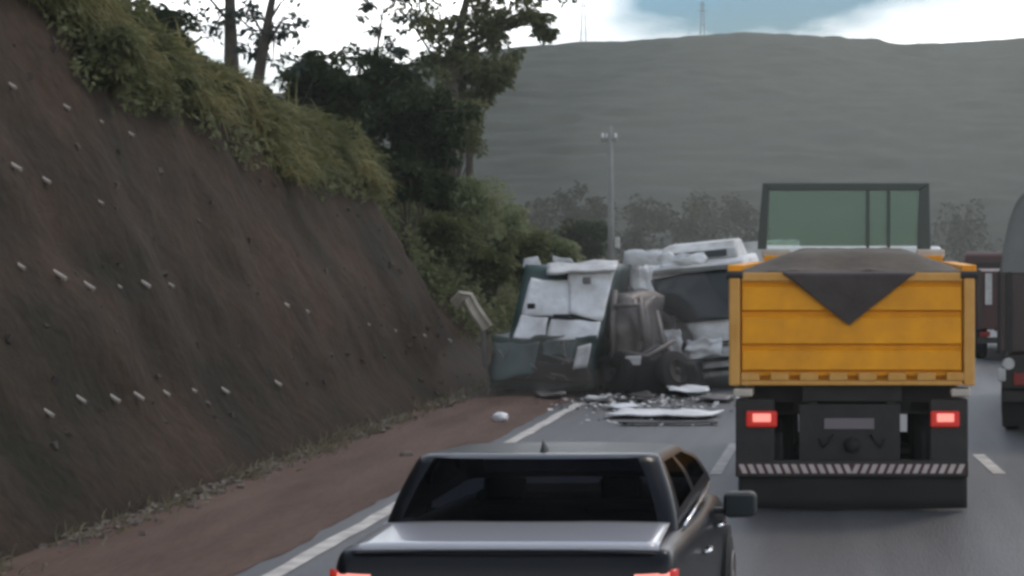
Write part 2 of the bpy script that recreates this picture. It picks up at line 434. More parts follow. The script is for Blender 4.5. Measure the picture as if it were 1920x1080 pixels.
# drain stubs in the face, row by row from the top
rows = [
 ('topmost row', [(18,158,1.0),(122,199,.8),(188,227,.5),(243,250,.7)]),
 ('second row from top', [(22,308,1.4),(82,335,1.0),(186,378,.6)]),
 ('third row from top', [(32,495,1.1),(106,512,1.4),(162,533,1.2),(222,536,.5),(267,529,1.2),(318,533,.7),(534,570,.8),(575,583,.5),(690,608,.4),(740,619,.4),(795,629,.5),(842,638,.6)]),
 ('lowest row', [(85,770,1.1),(146,745,1.1),(207,742,1.3),(254,739,1.2),(306,734,1.0),(360,730,.7),(418,730,1.0),(518,717,.9)]),
]
ordn = ['first','second','third','fourth','fifth','sixth','seventh','eighth','ninth','tenth','eleventh','twelfth']
for rn, lst in rows:
    for k, (px, py, sz) in enumerate(lst):
        h = bank_hit(px, py)
        mb = MB(); r = 0.024*math.sqrt(sz)*h.y/26
        d = Vector((0.80, -0.25, -0.42)).normalized()
        p0 = h - d*0.08; p1 = h + d*0.10*sz
        mb.tube([p0-h, p1-h], r, 10, cap=False)
        mb.tube([p0-h, p1-h-d*0.03], r*0.8, 10)
        o = mb.build('drain_pipe', M['pvc']); o.location = h
        tag(o, 'pale drain pipe stub, %s from the left in the %s' % (ordn[k], rn), 'drain pipe', 'pale drain stubs in the cut bank')

# ------------------------------------------------------------------ vegetation
def blades(name, spots, m, ln, wd, droop, kind='stuff'):
    """spots: (point, outward dir). One object of bent blades."""
    mb = MB()
    for (p, d) in spots:
        l = ln*random.uniform(0.5, 1.25); a = random.uniform(0, 6.283)
        dirn = Vector((math.cos(a)*0.5, math.sin(a)*0.5, 0)) + Vector(d)*random.uniform(0.3,1.2)
        up = random.uniform(0.35, 1.0)
        q = Vector(p); v = (dirn*0.6 + Vector((0,0,up))).normalized()
        side = v.cross(Vector((random.uniform(-1,1),random.uniform(-1,1),0.3))).normalized()
        vs = []; n = 4
        for i in range(n+1):
            wv = wd*(1 - (i/n)**1.5)*0.5 + 0.002
            vs += [q - side*wv, q + side*wv]
            q = q + v*(l/n); v = (v + Vector((d[0]*0.15, d[1]*0.15, -droop*random.uniform(0.6,1.2)))).normalized()
        mb.add(vs, [(2*i,2*i+1,2*i+3,2*i+2) for i in range(n)])
    o = mb.build(name, m, smooth=True)
    return struct(o, kind)

def tufts(name, tl, m):
    """each tuft: (point, blades, length, width, droop, outward)"""
    mb = MB()
    for (c, nb, ln, wd, droop, ow) in tl:
        lean = random.uniform(-0.5, 0.5)
        for _ in range(nb):
            l = ln*random.uniform(0.55, 1.15); a = random.uniform(0, 6.283)
            d = Vector((math.cos(a)*0.45 + ow, math.sin(a)*0.45 + lean*0.4, random.uniform(0.25, 1.0))).normalized()
            q = Vector(c) + Vector((random.gauss(0,0.10), random.gauss(0,0.16), random.gauss(0,0.06)))
            side = d.cross(Vector((random.uniform(-1,1), random.uniform(-1,1), 0.3))).normalized(); vs = []; n = 4
            for i in range(n+1):
                wv = wd*(1-(i/n)**1.6)*0.5 + 0.003
                vs += [q - side*wv, q + side*wv]
                q = q + d*(l/n); d = (d + Vector((ow*0.12, 0, -droop*random.uniform(0.6,1.2)))).normalized()
            mb.add(vs, [(2*i,2*i+1,2*i+3,2*i+2) for i in range(n)])
    return struct(mb.build(name, m, smooth=True), 'stuff')
tl = []
while len(tl) < 1900:
    y = random.uniform(17, 42.5)
    lobe = max(0.0, 0.35 + 0.9*nz3((y*0.42, 0, 11)) + 0.45*nz3((y*1.3, 0, 3)))
    if random.random() < 0.62:
        sgm = 1 - (0.03 + (0.17 if y < 24 else 0.36 if y < 31 else 0.34)*lobe)*random.random()**1.2
    else:
        sgm = 1 + 0.22*random.random()**1.2
    p = bank_pt(y, sgm)
    tl.append((p, random.randint(16,30), random.uniform(0.28,0.80), random.uniform(0.03,0.055), random.uniform(0.45,1.0), random.uniform(0.05,0.5)))
tufts('grass', tl, M['grass'])
spots = []
while len(spots) < 1300:
    y = random.uniform(15, 42); t = nz3((y*0.5, 3, 8)) + 0.4*nz3((y*1.6,2,1))
    if random.random() > 0.35 + t*1.2: continue
    p = bank_pt(y, 0); p.x += random.gauss(0.05, 0.16); p.z = 0.03
    spots.append((p, (0.4, 0, 0)))
blades('dry_grass', spots, M['grass_dry'], 0.2, 0.022, 0.45)
# loose rubble along the toe, too small to count
mb = MB()
for i in range(2200):
    y = random.uniform(13, 44)
    if random.random() > 0.45 + 1.3*nz3((y*0.4, 7, 1)) + 0.25*(y < 22): continue
    x = BASE + 0.22 + random.gauss(0.0, 0.17); r = random.uniform(0.012, 0.05)
    c = Vector((x, y, 0.03 + r*0.3)); vs = []
    rot = Matrix.Rotation(random.uniform(0,6.28), 3, 'Z') @ Matrix.Rotation(random.uniform(0,6.28), 3, 'X')
    for sx in (-1,1):
        for sy in (-1,1):
            for sz in (-1,1):
                vs.append(c + rot @ Vector((sx*r*random.uniform(.6,1.2), sy*r*random.uniform(.6,1.2), sz*r*random.uniform(.4,.8))))
    mb.add(vs, [(0,1,3,2),(4,6,7,5),(0,4,5,1),(2,3,7,6),(0,2,6,4),(1,5,7,3)])
struct(mb.build('rubble', M['rubble']), 'stuff')

mb = MB()
for i in range(150):
    y = random.uniform(14, 38); c = bank_pt(y, random.random()**1.4*0.85); r = random.uniform(0.012, 0.05); vs = []
    rot = Matrix.Rotation(random.uniform(0,6.28), 3, 'Z') @ Matrix.Rotation(random.uniform(0,6.28), 3, 'X')
    for sx in (-1,1):
        for sy in (-1,1):
            for sz in (-1,1): vs.append(c + rot @ Vector((sx*r*random.uniform(.6,1.2), sy*r*random.uniform(.6,1.2), sz*r*random.uniform(.5,.9))))
    mb.add(vs, [(0,1,3,2),(4,6,7,5),(0,4,5,1),(2,3,7,6),(0,2,6,4),(1,5,7,3)])
struct(mb.build('gravel', M['bank_stone']), 'stuff')
def leaves_into(mb, c, rad, n, size, flat=0.5):
    for _ in range(n):
        while True:
            q = Vector((random.uniform(-1,1), random.uniform(-1,1), random.uniform(-1,1)))
            if 0.05 < q.length <= 1: break
        q = q.normalized() * q.length**0.45
        p = Vector(c) + Vector((q.x*rad[0], q.y*rad[1], q.z*rad[2]))
        l = size*random.uniform(0.6, 1.4); wd = l*random.uniform(0.35, 0.6)
        a = Vector((random.gauss(0,1), random.gauss(0,1), random.gauss(-0.2,0.6))).normalized()
        b = a.cross(Vector((random.gauss(0,1), random.gauss(0,1), random.gauss(0,1)))).normalized()
        mid = p + a*l*0.5 + Vector((0,0,-0.1*l))
        mb.add([p, mid - b*wd*0.5, p + a*l + Vector((0,0,-0.25*l)), mid + b*wd*0.5], [(0,1,2,3)])

def tree(name, label, base, trunk_pts, r0, limbs, clumps, leaf, lm, size, cat='tree', group=None):
    """trunk_pts, limbs and clumps are relative to the base"""
    t = thing(name, label, cat, base, group=group)
    mb = MB(); n = len(trunk_pts)
    mb.tube(trunk_pts, [r0*(1 - 0.7*i/(n-1)) for i in range(n)], 9)
    for (a, b, r) in limbs:
        a, b = Vector(a), Vector(b); m_ = (a+b)/2 + Vector((random.uniform(-.2,.2), random.uniform(-.2,.2), random.uniform(0,.3)))
        mb.tube([a, m_, b], [r, r*0.6, r*0.25], 6)
    mb.build('trunk', M['bark'], t, smooth=True)
    mb = MB()
    for (c, rad, k) in clumps: leaves_into(mb, c, rad, k, size)
    mb.build('crown', lm, t)
    return t

def ground_at(px, Y, x=None):
    X = (px-VX)/F*Y
    return Vector((X, Y, top_z(X, Y)))
def rel(px, py, Y, base):
    return P(px, py, Y) - base
TG = 'trees on top of the bank'
def auto_clumps(pts, Y, base, rpx, n, jit=0.5, kleaf=110):
    """clumps round listed photo points, spread in depth"""
    res = []; s = F/Y
    for (px, py, rp) in pts:
        for _ in range(n):
            q = Vector((random.gauss(0,1), random.gauss(0,1), random.gauss(0,1)))*0.42*rp/s
            c = rel(px, py, Y, base) + Vector((q.x, q.y*1.1, q.z*0.9))
            r = random.uniform(0.28, 0.5)*rp/s*0.9
            res.append((c, (r, r, r*0.75), kleaf))
    return res
def limbs_to(top, clumps, r, k=7, frm=None):
    res = []
    for (c, rad, n) in random.sample(clumps, min(k, len(clumps))):
        f = random.uniform(0.55, 1.0)
        res.append((Vector(top)*f, c, r))
    return res

# 1 the straight trunk against the sky
Y = 41; b = ground_at(436, Y); tp = [Vector((0,0,-.2)), rel(434,110,Y,b), rel(432,40,Y,b), rel(430,-60,Y,b), rel(424,-180,Y,b)]
cl = auto_clumps([(400,60,50),(370,20,60),(350,-40,70),(460,-70,90),(455,40,36),(410,-110,110)], Y, b, 40, 6, kleaf=17)
tree('tall_tree', 'tall thin tree with a straight dark trunk against the sky', b, tp, 0.19, limbs_to(tp[3], cl, 0.045, 9), cl, 0.1, M['leaf_sparse'], 0.15, group=TG)
# 2 the leaning trunk
Y = 39.5; b = ground_at(474, Y); tp = [Vector((0,0,-.2)), rel(484,150,Y,b), rel(499,60,Y,b), rel(512,-10,Y,b), rel(534,-120,Y,b)]
cl = auto_clumps([(520,70,36),(540,40,40),(470,20,34),(530,110,36),(560,-60,90),(500,-90,80),(465,85,26)], Y, b, 40, 6, kleaf=17)
tree('tall_tree', 'slender dark tree leaning right beside the straight trunk', b, tp, 0.15, limbs_to(tp[3], cl, 0.04, 9), cl, 0.1, M['leaf_sparse'], 0.15, group=TG)
# 3, 4 dense dark trees
Y = 43; b = ground_at(598, Y); tp = [Vector((0,0,-.2)), rel(600,200,Y,b), rel(606,110,Y,b)]
cl = auto_clumps([(570,180,70),(630,175,70),(600,135,50),(660,190,60),(545,215,60),(600,225,80)], Y, b, 60, 11, kleaf=150)
tree('dense_tree', 'rounded dark evergreen tree right of the leaning trunk', b, tp, 0.16, limbs_to(tp[2], cl, 0.04, 7), cl, 0.1, M['leaf_dark'], 0.15, group=TG)
Y = 46; b = ground_at(742, Y); tp = [Vector((0,0,-.2)), rel(742,220,Y,b), rel(746,130,Y,b)]
cl = auto_clumps([(715,195,80),(775,190,80),(745,140,70),(800,235,70),(720,260,75),(690,150,55),(770,270,70)], Y, b, 60, 11, kleaf=150)
tree('dense_tree', 'dark shaded tree filling the dip beside the hazy hill', b, tp, 0.17, limbs_to(tp[2], cl, 0.04, 7), cl, 0.1, M['leaf_dark'], 0.15, group=TG)
# 5 thin feathery sapling in front of bright cloud
Y = 52; b = ground_at(690, Y); tp = [Vector((0,0,-.2)), rel(700,150,Y,b), rel(712,60,Y,b), rel(722,0,Y,b)]
cl = auto_clumps([(712,85,34),(735,40,34),(700,20,26),(725,-20,40),(748,90,30),(680,110,34)], Y, b, 40, 4, kleaf=36)
tree('sapling', 'thin feathery sapling with gaps of white sky through it', b, tp, 0.06, limbs_to(tp[3], cl, 0.025, 7), cl, 0.1, M['leaf_sparse'], 0.16, group=TG)
# 6 the large spreading crown
Y = 55; b = ground_at(840, Y); tp = [Vector((0,0,-.3)), rel(842,220,Y,b), rel(850,110,Y,b), rel(870,20,Y,b), rel(890,-60,Y,b)]
cl = auto_clumps([(800,20,60),(850,50,60),(905,25,70),(960,20,60),(1000,25,40),(870,95,60),(820,110,45),(930,75,45),(900,-50,90),(980,-40,70),(815,-60,80),(1015,50,22)], Y, b, 60, 8, kleaf=62)
tree('spreading_tree', 'large spreading tree with its crown reaching over the hazy ridge', b, tp, 0.24, limbs_to(tp[3], cl, 0.07, 13), cl, 0.1, M['leaf_olive'], 0.19, group=TG)
# 7 tree at the edge where haze begins
Y = 58; b = ground_at(880, Y); tp = [Vector((0,0,-.3)), rel(880,260,Y,b), rel(884,180,Y,b)]
cl = auto_clumps([(860,190,60),(905,150,50),(940,130,45),(850,260,55),(880,130,50)], Y, b, 60, 9, kleaf=110)
tree('dense_tree', 'hazy brownish green tree below the large spreading crown', b, tp, 0.15, limbs_to(tp[2], cl, 0.04, 7), cl, 0.1, M['leaf_olive'], 0.17, group=TG)
# bushes
BG = 'bushes on the bank'
def bush(label, px, py, Y, rp, lm, n=26, k=150, size=0.13, squash=0.8):
    s = F/Y; c = P(px, py, Y); x = c.x
    zb = top_z(x, Y); base = Vector((x, Y, zb)); t = thing('bush', label, 'bush', base, group=BG)
    r = rp/s; mb = MB(); mt = MB()
    cz = c.z - zb
    for i in range(n):
        a = random.uniform(0, 6.283); q = random.random()**0.5
        o = Vector((math.cos(a)*q*r*0.8, math.sin(a)*q*r*0.8, max(0.1, cz + random.uniform(-1.0,0.55)*r*squash)))
        rr = random.uniform(0.3,0.5)*r
        leaves_into(mb, o, (rr,rr,rr*0.8), k, size)
        if i % 2 == 0: mt.tube([(0,0,-0.1), o*0.5 + Vector((0,0,0.1)), o], [0.035,0.02,0.008], 5)
    mt.build('stem', M['bark'], t); mb.build('foliage', lm, t)
bush('pale rounded bush at the top of the green slope behind the wreck', 880, 375, 47, 75, M['leaf_pale'])
bush('olive bush on the near edge of the green slope above the bent rail', 845, 440, 42.5, 62, M['leaf_olive'])
bush('light green bush halfway down the slope behind the wreck', 930, 425, 49, 62, M['leaf_pale'])
bush('dull green bush low on the slope just above the white wreck', 985, 465, 48, 55, M['leaf_olive'])
bush('grey green bush nearest the concrete pole on the slope', 1045, 470, 53, 48, M['leaf_pale'])
bush('small dark bush at the corner where the brown face ends', 805, 345, 43, 45, M['leaf_dark'], n=16)
bush('dark bush hanging over the corner of the brown face', 765, 330, 41, 42, M['leaf_dark'], n=16)
bush('olive bush tucked behind the top of the wreck', 920, 485, 44, 50, M['leaf_olive'])
bush('broad dark bush on the crest under the leaning trunk', 560, 250, 40, 58, M['leaf_dark'], n=20)
bush('broad olive bush on the crest above the drooping grass', 640, 260, 39, 52, M['leaf_olive'], n=20)
bush('grassy olive bush on the crest below the straight trunk', 395, 150, 35, 62, M['leaf_olive'], n=20)
bush('leafy green bush on the crest nearest the upper left corner', 225, 40, 30, 85, M['leaf_olive'], n=24)
bush('dark green bush on the crest between grass and sky', 305, 60, 33, 70, M['leaf_dark'], n=22)
bush('dim bush at the foot of the slope left of the concrete pole', 1090, 440, 62, 50, M['leaf_dark'], n=20)

bush('ragged olive bush hanging over the lip left of the straight trunk', 300, 190, 27.5, 60, M['leaf_olive'], n=18)
bush('dark tuft of leaves hanging over the lip below the leaning trunk', 445, 225, 31, 45, M['leaf_dark'], n=14)
bush('yellowish green bush over the lip nearest the topmost drain stubs', 190, 95, 25, 60, M['leaf_olive'], n=18)
bush('small dark bush in the shadowed notch of the crest grass', 625, 310, 36.5, 34, M['leaf_dark'], n=12)
bush('shaded bush between the dark tree and the green slope', 815, 270, 47, 55, M['leaf_dark'], n=22)
bush('hazy olive bush climbing behind the pale rounded bush', 850, 230, 52, 60, M['leaf_olive'], n=22)
# leafy undergrowth covering the gentler slope beyond the cut
mb = MB(); cnt = 0
while cnt < 5200:
    y = random.uniform(39.2, 68); sgm = random.uniform(0.12, 1.35)
    if y < 41 and random.random() > (y-39.2)/1.8: continue
    if nz3((y*0.5, sgm*5, 4)) < -0.35: continue
    p = bank_pt(y, sgm); r = random.uniform(0.2, 0.5)
    leaves_into(mb, p + Vector((0.1,0,r*0.5)), (r,r,r*0.8), 9, 0.16); cnt += 1
# and creeping in patches through the crest grass
cnt = 0
while cnt < 1500:
    y = random.uniform(18, 41)
    if nz3((y*0.7, 5, 1)) + 0.5*nz3((y*2.1, 2, 6)) < 0.0: continue
    p = bank_pt(y, 1 + random.uniform(-0.24 if y > 24 else -0.1, 0.2)); r = random.uniform(0.12, 0.32)
    leaves_into(mb, p + Vector((0.08,0,0.05)), (r,r,r), 10, 0.11); cnt += 1
struct(mb.build('undergrowth', M['undergrowth']), 'stuff')

# pale boulder caught among the dark bush
def rock(label, p, r, m, cat='rock', name='rock'):
    bm = bmesh.new(); bmesh.ops.create_icosphere(bm, subdivisions=2, radius=r)
    for v in bm.verts:
        v.co = v.co*(1 + 0.3*nz3(v.co*(1.6/r) + Vector(p))); v.co.z *= 0.7
    me = bpy.data.meshes.new(name); bm.to_mesh(me); bm.free(); me.materials.append(m)
    o = bpy.data.objects.new(name, me); COL.objects.link(o); o.location = p
    return tag(o, label, cat)
h = P(938,782,F*CH/(792-VY)); rock('small white lump lying on the red shoulder before the wreck', (h.x, h.y, 0.08), 0.12, M['white'])
h = P(762,856,F*CH/(860-VY)); rock('small dark stone on the red shoulder beside the car', (h.x, h.y, 0.05), 0.09, M['rubble'])

# ------------------------------------------------------------------ far hill
RIDGE = [(-2600,300),(200,260),(600,180),(800,118),(900,96),(1000,80),(1100,71),(1180,70),(1250,66),(1330,60),(1400,54),(1500,58),(1620,69),(1700,76),(1800,72),(1920,64),(2300,50),(4200,90)]
YR = 330.0
random.seed(31)
crowns = {}
for i in range(26000):
    x, y = random.uniform(-330, 260), random.uniform(95, 380); r = random.uniform(1.4, 2.7)
    crowns.setdefault((int(x//6), int(y//6)), []).append((x, y, r, random.uniform(0.6,1.1)))
def canopy(x, y):
    best = 0; i, j = int(x//6), int(y//6)
    for a in (i-1,i,i+1):
        for b2 in (j-1,j,j+1):
            for (cx, cy, r, hh) in crowns.get((a,b2), ()):
                d2 = ((x-cx)**2 + (y-cy)**2)/(r*r)
                if d2 < 1: best = max(best, hh*r*math.sqrt(1-d2))
    return best
def hill_z(x, y):
    pk = table(RIDGE, VX + x/YR*F)
    zr = CH + (VY - pk)/F*YR
    t = min(1, max(0, (y-100)/(YR-100)))
    t = 0.62*t + 0.38*t*t*(3-2*t)
    z = zr*t
    if y > YR: z = zr - (y-YR)*0.28
    z += (1.2*nz3((x*0.012, y*0.004, 0)))*min(1,t*3)*(1-t)*1.4
    return z
def hillf(u, v):
    x = lerp(-330, 260, u); y = lerp(96, 385, v)
    z = hill_z(x, y)
    k = min(1, max(0, (YR+25-y)/20))
    tt = min(1, max(0.0,(y-96)/12))
    return (x, y, z - 0.5 + canopy(x, y)*tt*0.30*(0.5+abs(nz3((x*0.06,y*0.06,2)))) - 0.5)
hill = MB().grid(hillf, 460, 190).build('hill', M['hill'], smooth=True); struct(hill)

# separate trees at the foot of the hill
DT = [(1078,350,92,'slim hazy tree at the foot of the hill left of the pole',34),(1118,372,98,'pale feathery tree just left of the concrete pole',30),(1196,372,104,'broad hazy tree right of the concrete pole',46),
      (1262,392,100,'low dark tree above the roof of the white truck',42),(1335,366,110,'tall hazy tree between the white truck and the dump truck',48),(1400,388,106,'rounded hazy tree just left of the green screen',44),
      (1020,372,90,'dim tree standing behind the green slope',40),(1800,392,112,'hazy tree right of the dump truck frame',50)]
for (px, pt, Y, lab, rp) in DT:
    b = P(px, VY, Y); b.z = max(0, hill_z(b.x, Y) if Y > 100 else 0) - 0.2
    top = rel(px, pt, Y, b); sY = F/Y
    tp = [Vector((0,0,-.3)), Vector((random.uniform(-.3,.3),0,top.z*0.45)), top*0.92]
    cl = []
    for k in range(22):
        f = random.uniform(0.30, 1.0); wd_ = rp/sY*(1.15 - 0.75*abs(f-0.55))
        cl.append((Vector((random.gauss(0,.5)*wd_, random.gauss(0,.5)*wd_, top.z*f)), (0.42*rp/sY,)*3, 60))
    tree('hillside_tree', lab, b, tp, 0.16, limbs_to(tp[2], cl, 0.05, 6), cl, 0.1, M['leaf_far'], 0.28, group='trees at the foot of the hill')

# masts on the ridge
def mast(label, px, top, base_py, Yd, wd):
    b = P(px, base_py, Yd); hgt = (base_py-top)/F*Yd
    b.z -= 3; hgt += 3
    t = thing('lattice_mast', label, 'mast', b, group='masts on the ridge')
    mb = MB(); lv = 9
    def leg(k, f):
        a = math.pi/4 + k*math.pi/2; r = wd*(1-0.75*f)
        return Vector((math.cos(a)*r, math.sin(a)*r, hgt*f))
    for k in range(4): mb.tube([leg(k,0), leg(k,1)], 0.045, 4)
    mb.build('leg', M['grey_metal'], t)
    mb = MB()
    for i in range(lv):
        for k in range(4): mb.tube([leg(k,i/lv), leg((k+1)%4,(i+1)/lv)], 0.022, 3)
    mb.build('bracing', M['grey_metal'], t)
    for f, l in ((0.80,0.9),(0.92,0.7)): MB().box(-l, l, -0.05, 0.05, hgt*f-0.05, hgt*f+0.05).build('crossarm', M['grey_metal'], t)
mast('faint lattice mast on the ridge just right of the spreading tree', 1094, -12, 74, 325, 0.8)
mast('faint lattice mast on the ridge under the blue gap in the clouds', 1317, 2, 62, 325, 0.7)

# ------------------------------------------------------------------ concrete pole
Y = 60; b = P(1147, 463, Y); b.z = top_z(b.x, Y) if b.x < BASE else 0
t = thing('utility_pole', 'tall grey concrete pole standing behind the wreck', 'pole', b)
topz = P(1145, 236, Y).z - b.z
MB().tube([(0,0,-0.3),(-0.02,0,topz*0.5),(-0.06,0,topz)], [0.13,0.105,0.08], 14).build('shaft', M['concrete'], t, smooth=True)
zc = P(1140, 262, Y).z - b.z
MB().box(-0.34, 0.16, -0.07, 0.07, zc-0.06, zc+0.06).build('crossarm', M['concrete'], t, bevel=0.01)
for xi in (-0.28, -0.14, 0.12):
    MB().lathe([(0,0.03),(0.03,0.055),(0.06,0.035),(0.09,0.055),(0.12,0.03),(0.15,0.02)], 'z', (xi,0,zc+0.06), 10).build('insulator', M['white'], t, smooth=True)
zc = P(1152, 455, Y).z - b.z
MB().box(0.10, 0.24, -0.10, 0.10, zc-0.17, zc+0.17).build('meter_box', M['white_dirty'], t, bevel=0.02)

# ------------------------------------------------------------------ wheels
def wheel(parent, x, y, r, wd, face, name='wheel', rim='grey_metal'):
    """face +1: rim looks to +x"""
    f = face
    tyre = MB().lathe([(-wd/2,r*0.62),(-wd/2,r*0.9),(-wd*0.36,r*0.985),(0,r),(wd*0.36,r*0.985),(wd/2,r*0.9),(wd/2,r*0.62)], 'x', (0,0,0), 30).build(name, M['rubber'], parent, smooth=True)
    tyre.location = (x, y, r)
    rm = MB().lathe([(f*(wd/2+0.004),r*0.60),(f*(wd/2+0.02),r*0.56),(f*(wd/2-0.05),r*0.5),(f*(wd/2-0.06),r*0.22),(f*(wd/2+0.01),r*0.18),(f*(wd/2+0.02),r*0.05)], 'x', (0,0,0), 24).build('rim', M[rim], tyre, smooth=True)
    return tyre

# ------------------------------------------------------------------ dump truck
t = thing('dump_truck', 'yellow dump truck seen from behind with grey tarpaulin over its load', 'dump truck', (-0.07, 19.8, 0))
YB, YW = M['yellow'], M['yellow_worn']
# tipping body: floor, two sides, front wall
mb = MB(); mb.box(-1.16, 1.16, 0.10, 5.2, 1.30, 1.42)
mb.box(-1.25, -1.16, 0.10, 5.2, 1.30, 2.46); mb.box(1.16, 1.25, 0.10, 5.2, 1.30, 2.46); mb.box(-1.16, 1.16, 5.10, 5.2, 1.42, 2.62)
for sx in (-1, 1):
    for k in range(7):
        y0 = 0.55 + 0.72*k
        mb.box(min(sx*1.25, sx*1.30), max(sx*1.25, sx*1.30), y0, y0+0.10, 1.34, 2.40)
    mb.box(min(sx*1.15, sx*1.31), max(sx*1.15, sx*1.31), 0.40, 5.2, 2.462, 2.54)
body = mb.build('tipper_body', YB, t, bevel=0.012)
# tailgate: pressed panels with ridges between, top rail and notched foot
tg = MB().box(-1.14, 1.14, 0.02, 0.09, 1.40, 2.44)
tail = tg.build('tailgate', YB, t, bevel=0.006)
def ridge(z0, z1, d0, d1, x0=-1.13, x1=1.13):
    """pressing: a band whose upper lip stands proud"""
    poly = [(0.02, z0), (0.02-d0, z0+0.02), (0.02-d1, z1-0.03), (0.02, z1)]
    return MB().prism(poly, x0, x1, 'x')
for (z0, z1) in ((1.445,1.685),(1.715,2.03),(2.06,2.345)):
    ridge(z0, z1, 0.055, 0.03).build('tailgate_panel', YB, tail, bevel=0.006)
MB().box(-1.14, 1.14, -0.045, 0.095, 2.375, 2.465).build('top_rail', YW, tail, bevel=0.015)
mb = MB()
for i in range(8):
    xa = -1.14 + i*2.28/7.55
    mb.box(xa, xa+0.19, -0.04, 0.02, 1.355, 1.435)
mb.box(-1.14, 1.14, -0.035, 0.06, 1.305, 1.352)
mb.build('foot_rail', YW, tail, bevel=0.008)
for sx in (-1, 1):
    po = MB().box(min(sx*1.15,sx*1.265), max(sx*1.15,sx*1.265), -0.05, 0.12, 1.30, 2.47).build('corner_post', YW, t, bevel=0.018)
    MB().tube([(sx*1.12,-0.02,2.44),(sx*1.29,-0.02,2.44)], 0.045, 12).build('hinge_pin', M['chassis'], po)
    MB().box(min(sx*1.02,sx*1.22), max(sx*1.02,sx*1.22), -0.06, 0.30, 1.19, 1.27).build('body_bracket', M['pale_metal'], t, bevel=0.015)
# load under a tarpaulin, heaped, hanging in a point over the tailgate
def tarpf(u, v):
    x = lerp(-1.16, 1.16, u); y = lerp(0.0, 4.9, v)
    e = 1 - abs(2*u-1)**2.2
    ez = min(1, (v)/0.16); ez = ez*ez*(3-2*ez)
    z = 2.475 + 0.24*min(1,e*1.25)*ez*(0.85+0.15*math.cos(v*9)) + 0.02*nz3((x*2.5,y*2,0)) + 0.012*nz3((x*9,y*3,4))
    return (x, y, z)
tp_ = MB().grid(tarpf, 40, 50)
tarp = tp_.build('tarpaulin', M['tarp'], t, smooth=True, solid=0.008)
def flap(u, v):
    hw = 0.70*(1-v)**1.0
    x = -0.03 + lerp(-hw, hw, u); z = 2.478 - 0.555*v
    y = -0.075 - 0.02*math.sin(v*3.1) + 0.012*nz3((x*5, z*5, 1)) - (0.0 if v > .02 else -0.06)
    return (x, y, z)
MB().grid(flap, 24, 20).build('tarp_flap', M['tarp_dark'], tarp, smooth=True, solid=0.01)
# side rails of tarp hoops
# headboard frame and green glazed screen ahead of the load, above the pale cab roof
yh = 5.45
hx0, hx1 = (1420-VX)/F*25.25+0.07, (1748-VX)/F*25.25+0.07
gd = MB()
zb_, zt_ = 2.70, CH+(VY-343)/F*25.25
gd.prism([(hx0,zb_),(hx0+0.12,zb_),(hx0+0.16,zt_-0.10),(hx0+0.07,zt_)], yh, yh+0.09)
gd.prism([(hx1-0.20,zb_),(hx1-0.02,zb_),(hx1-0.04,zt_),(hx1-0.17,zt_-0.10)], yh, yh+0.09)
gd.prism([(hx0+0.07,zt_),(hx0+0.16,zt_-0.10),(hx1-0.17,zt_-0.10),(hx1-0.04,zt_)], yh+0.003, yh+0.087)
gf = gd.build('cab_guard', M['frame_green'], t, bevel=0.01)
mg = bpy.data.materials.new('green_glazing'); mg.use_nodes = True
tt = mg.node_tree; tt.nodes.clear(); o_ = tt.nodes.new('ShaderNodeOutputMaterial'); mxs = tt.nodes.new('ShaderNodeMixShader')
trn = tt.nodes.new('ShaderNodeBsdfTransparent'); trn.inputs['Color'].default_value = (0.72,0.85,0.77,1)
dif = tt.nodes.new('ShaderNodeBsdfPrincipled'); dif.inputs['Base Color'].default_value = (0.26,0.35,0.29,1); dif.inputs['Roughness'].default_value = 0.25
mxs.inputs['Fac'].default_value = 0.27
tt.links.new(trn.outputs[0], mxs.inputs[1]); tt.links.new(dif.outputs[0], mxs.inputs[2]); tt.links.new(mxs.outputs[0], o_.inputs[0])
MB().prism([(hx0+0.125,zb_+0.05),(hx1-0.205,zb_+0.05),(hx1-0.175,zt_-0.105),(hx0+0.165,zt_-0.105)], yh+0.03, yh+0.045).build('screen', mg, gf)
mb = MB()
for px in (1627, 1666):
    x = (px-VX)/F*25.25+0.07
    mb.box(x-0.022, x+0.022, yh+0.0, yh+0.027, zb_+0.02, zt_-0.103)
mb.build('screen_bar', M['frame_green'], gf)
# cab
cb = MB()
cabp = [(5.62,0.95),(5.62,2.62),(5.72,2.74),(7.0,2.72),(7.28,2.55),(7.50,1.75),(7.52,0.75),(5.9,0.75)]
cb.prism(cabp, -1.17, 1.17, 'x')
cab = cb.build('cab', M['white'], t, bevel=0.05, seg=3)
for sx in (-1,1):
    MB().box(min(sx*0.82,sx*1.20), max(sx*0.82,sx*1.20), 5.30, 5.56, 2.58, 2.70).build('corner_fairing', M['pale_metal'], t, bevel=0.03)
MB().add([(-1.05,7.315,2.50),(1.05,7.315,2.50),(1.08,7.52,1.78),(-1.08,7.52,1.78)],[(0,1,2,3)]).build('windscreen', M['screen_dark'], cab, solid=0.01)
for sx in (-1,1):
    MB().add([(sx*1.175,6.2,1.85),(sx*1.175,7.1,1.85),(sx*1.175,7.0,2.5),(sx*1.175,6.2,2.5)],[(0,1,2,3)]).build('side_window', M['screen_dark'], cab)
    arm = MB().tube([(sx*1.15,7.2,2.3),(sx*1.42,7.3,2.3),(sx*1.42,7.3,1.9)], 0.02, 8).build('mirror', M['trim'], cab)
    MB().box(min(sx*1.34,sx*1.5), max(sx*1.34,sx*1.5), 7.27, 7.33, 1.85, 2.28).build('mirror_head', M['trim'], arm, bevel=0.02)
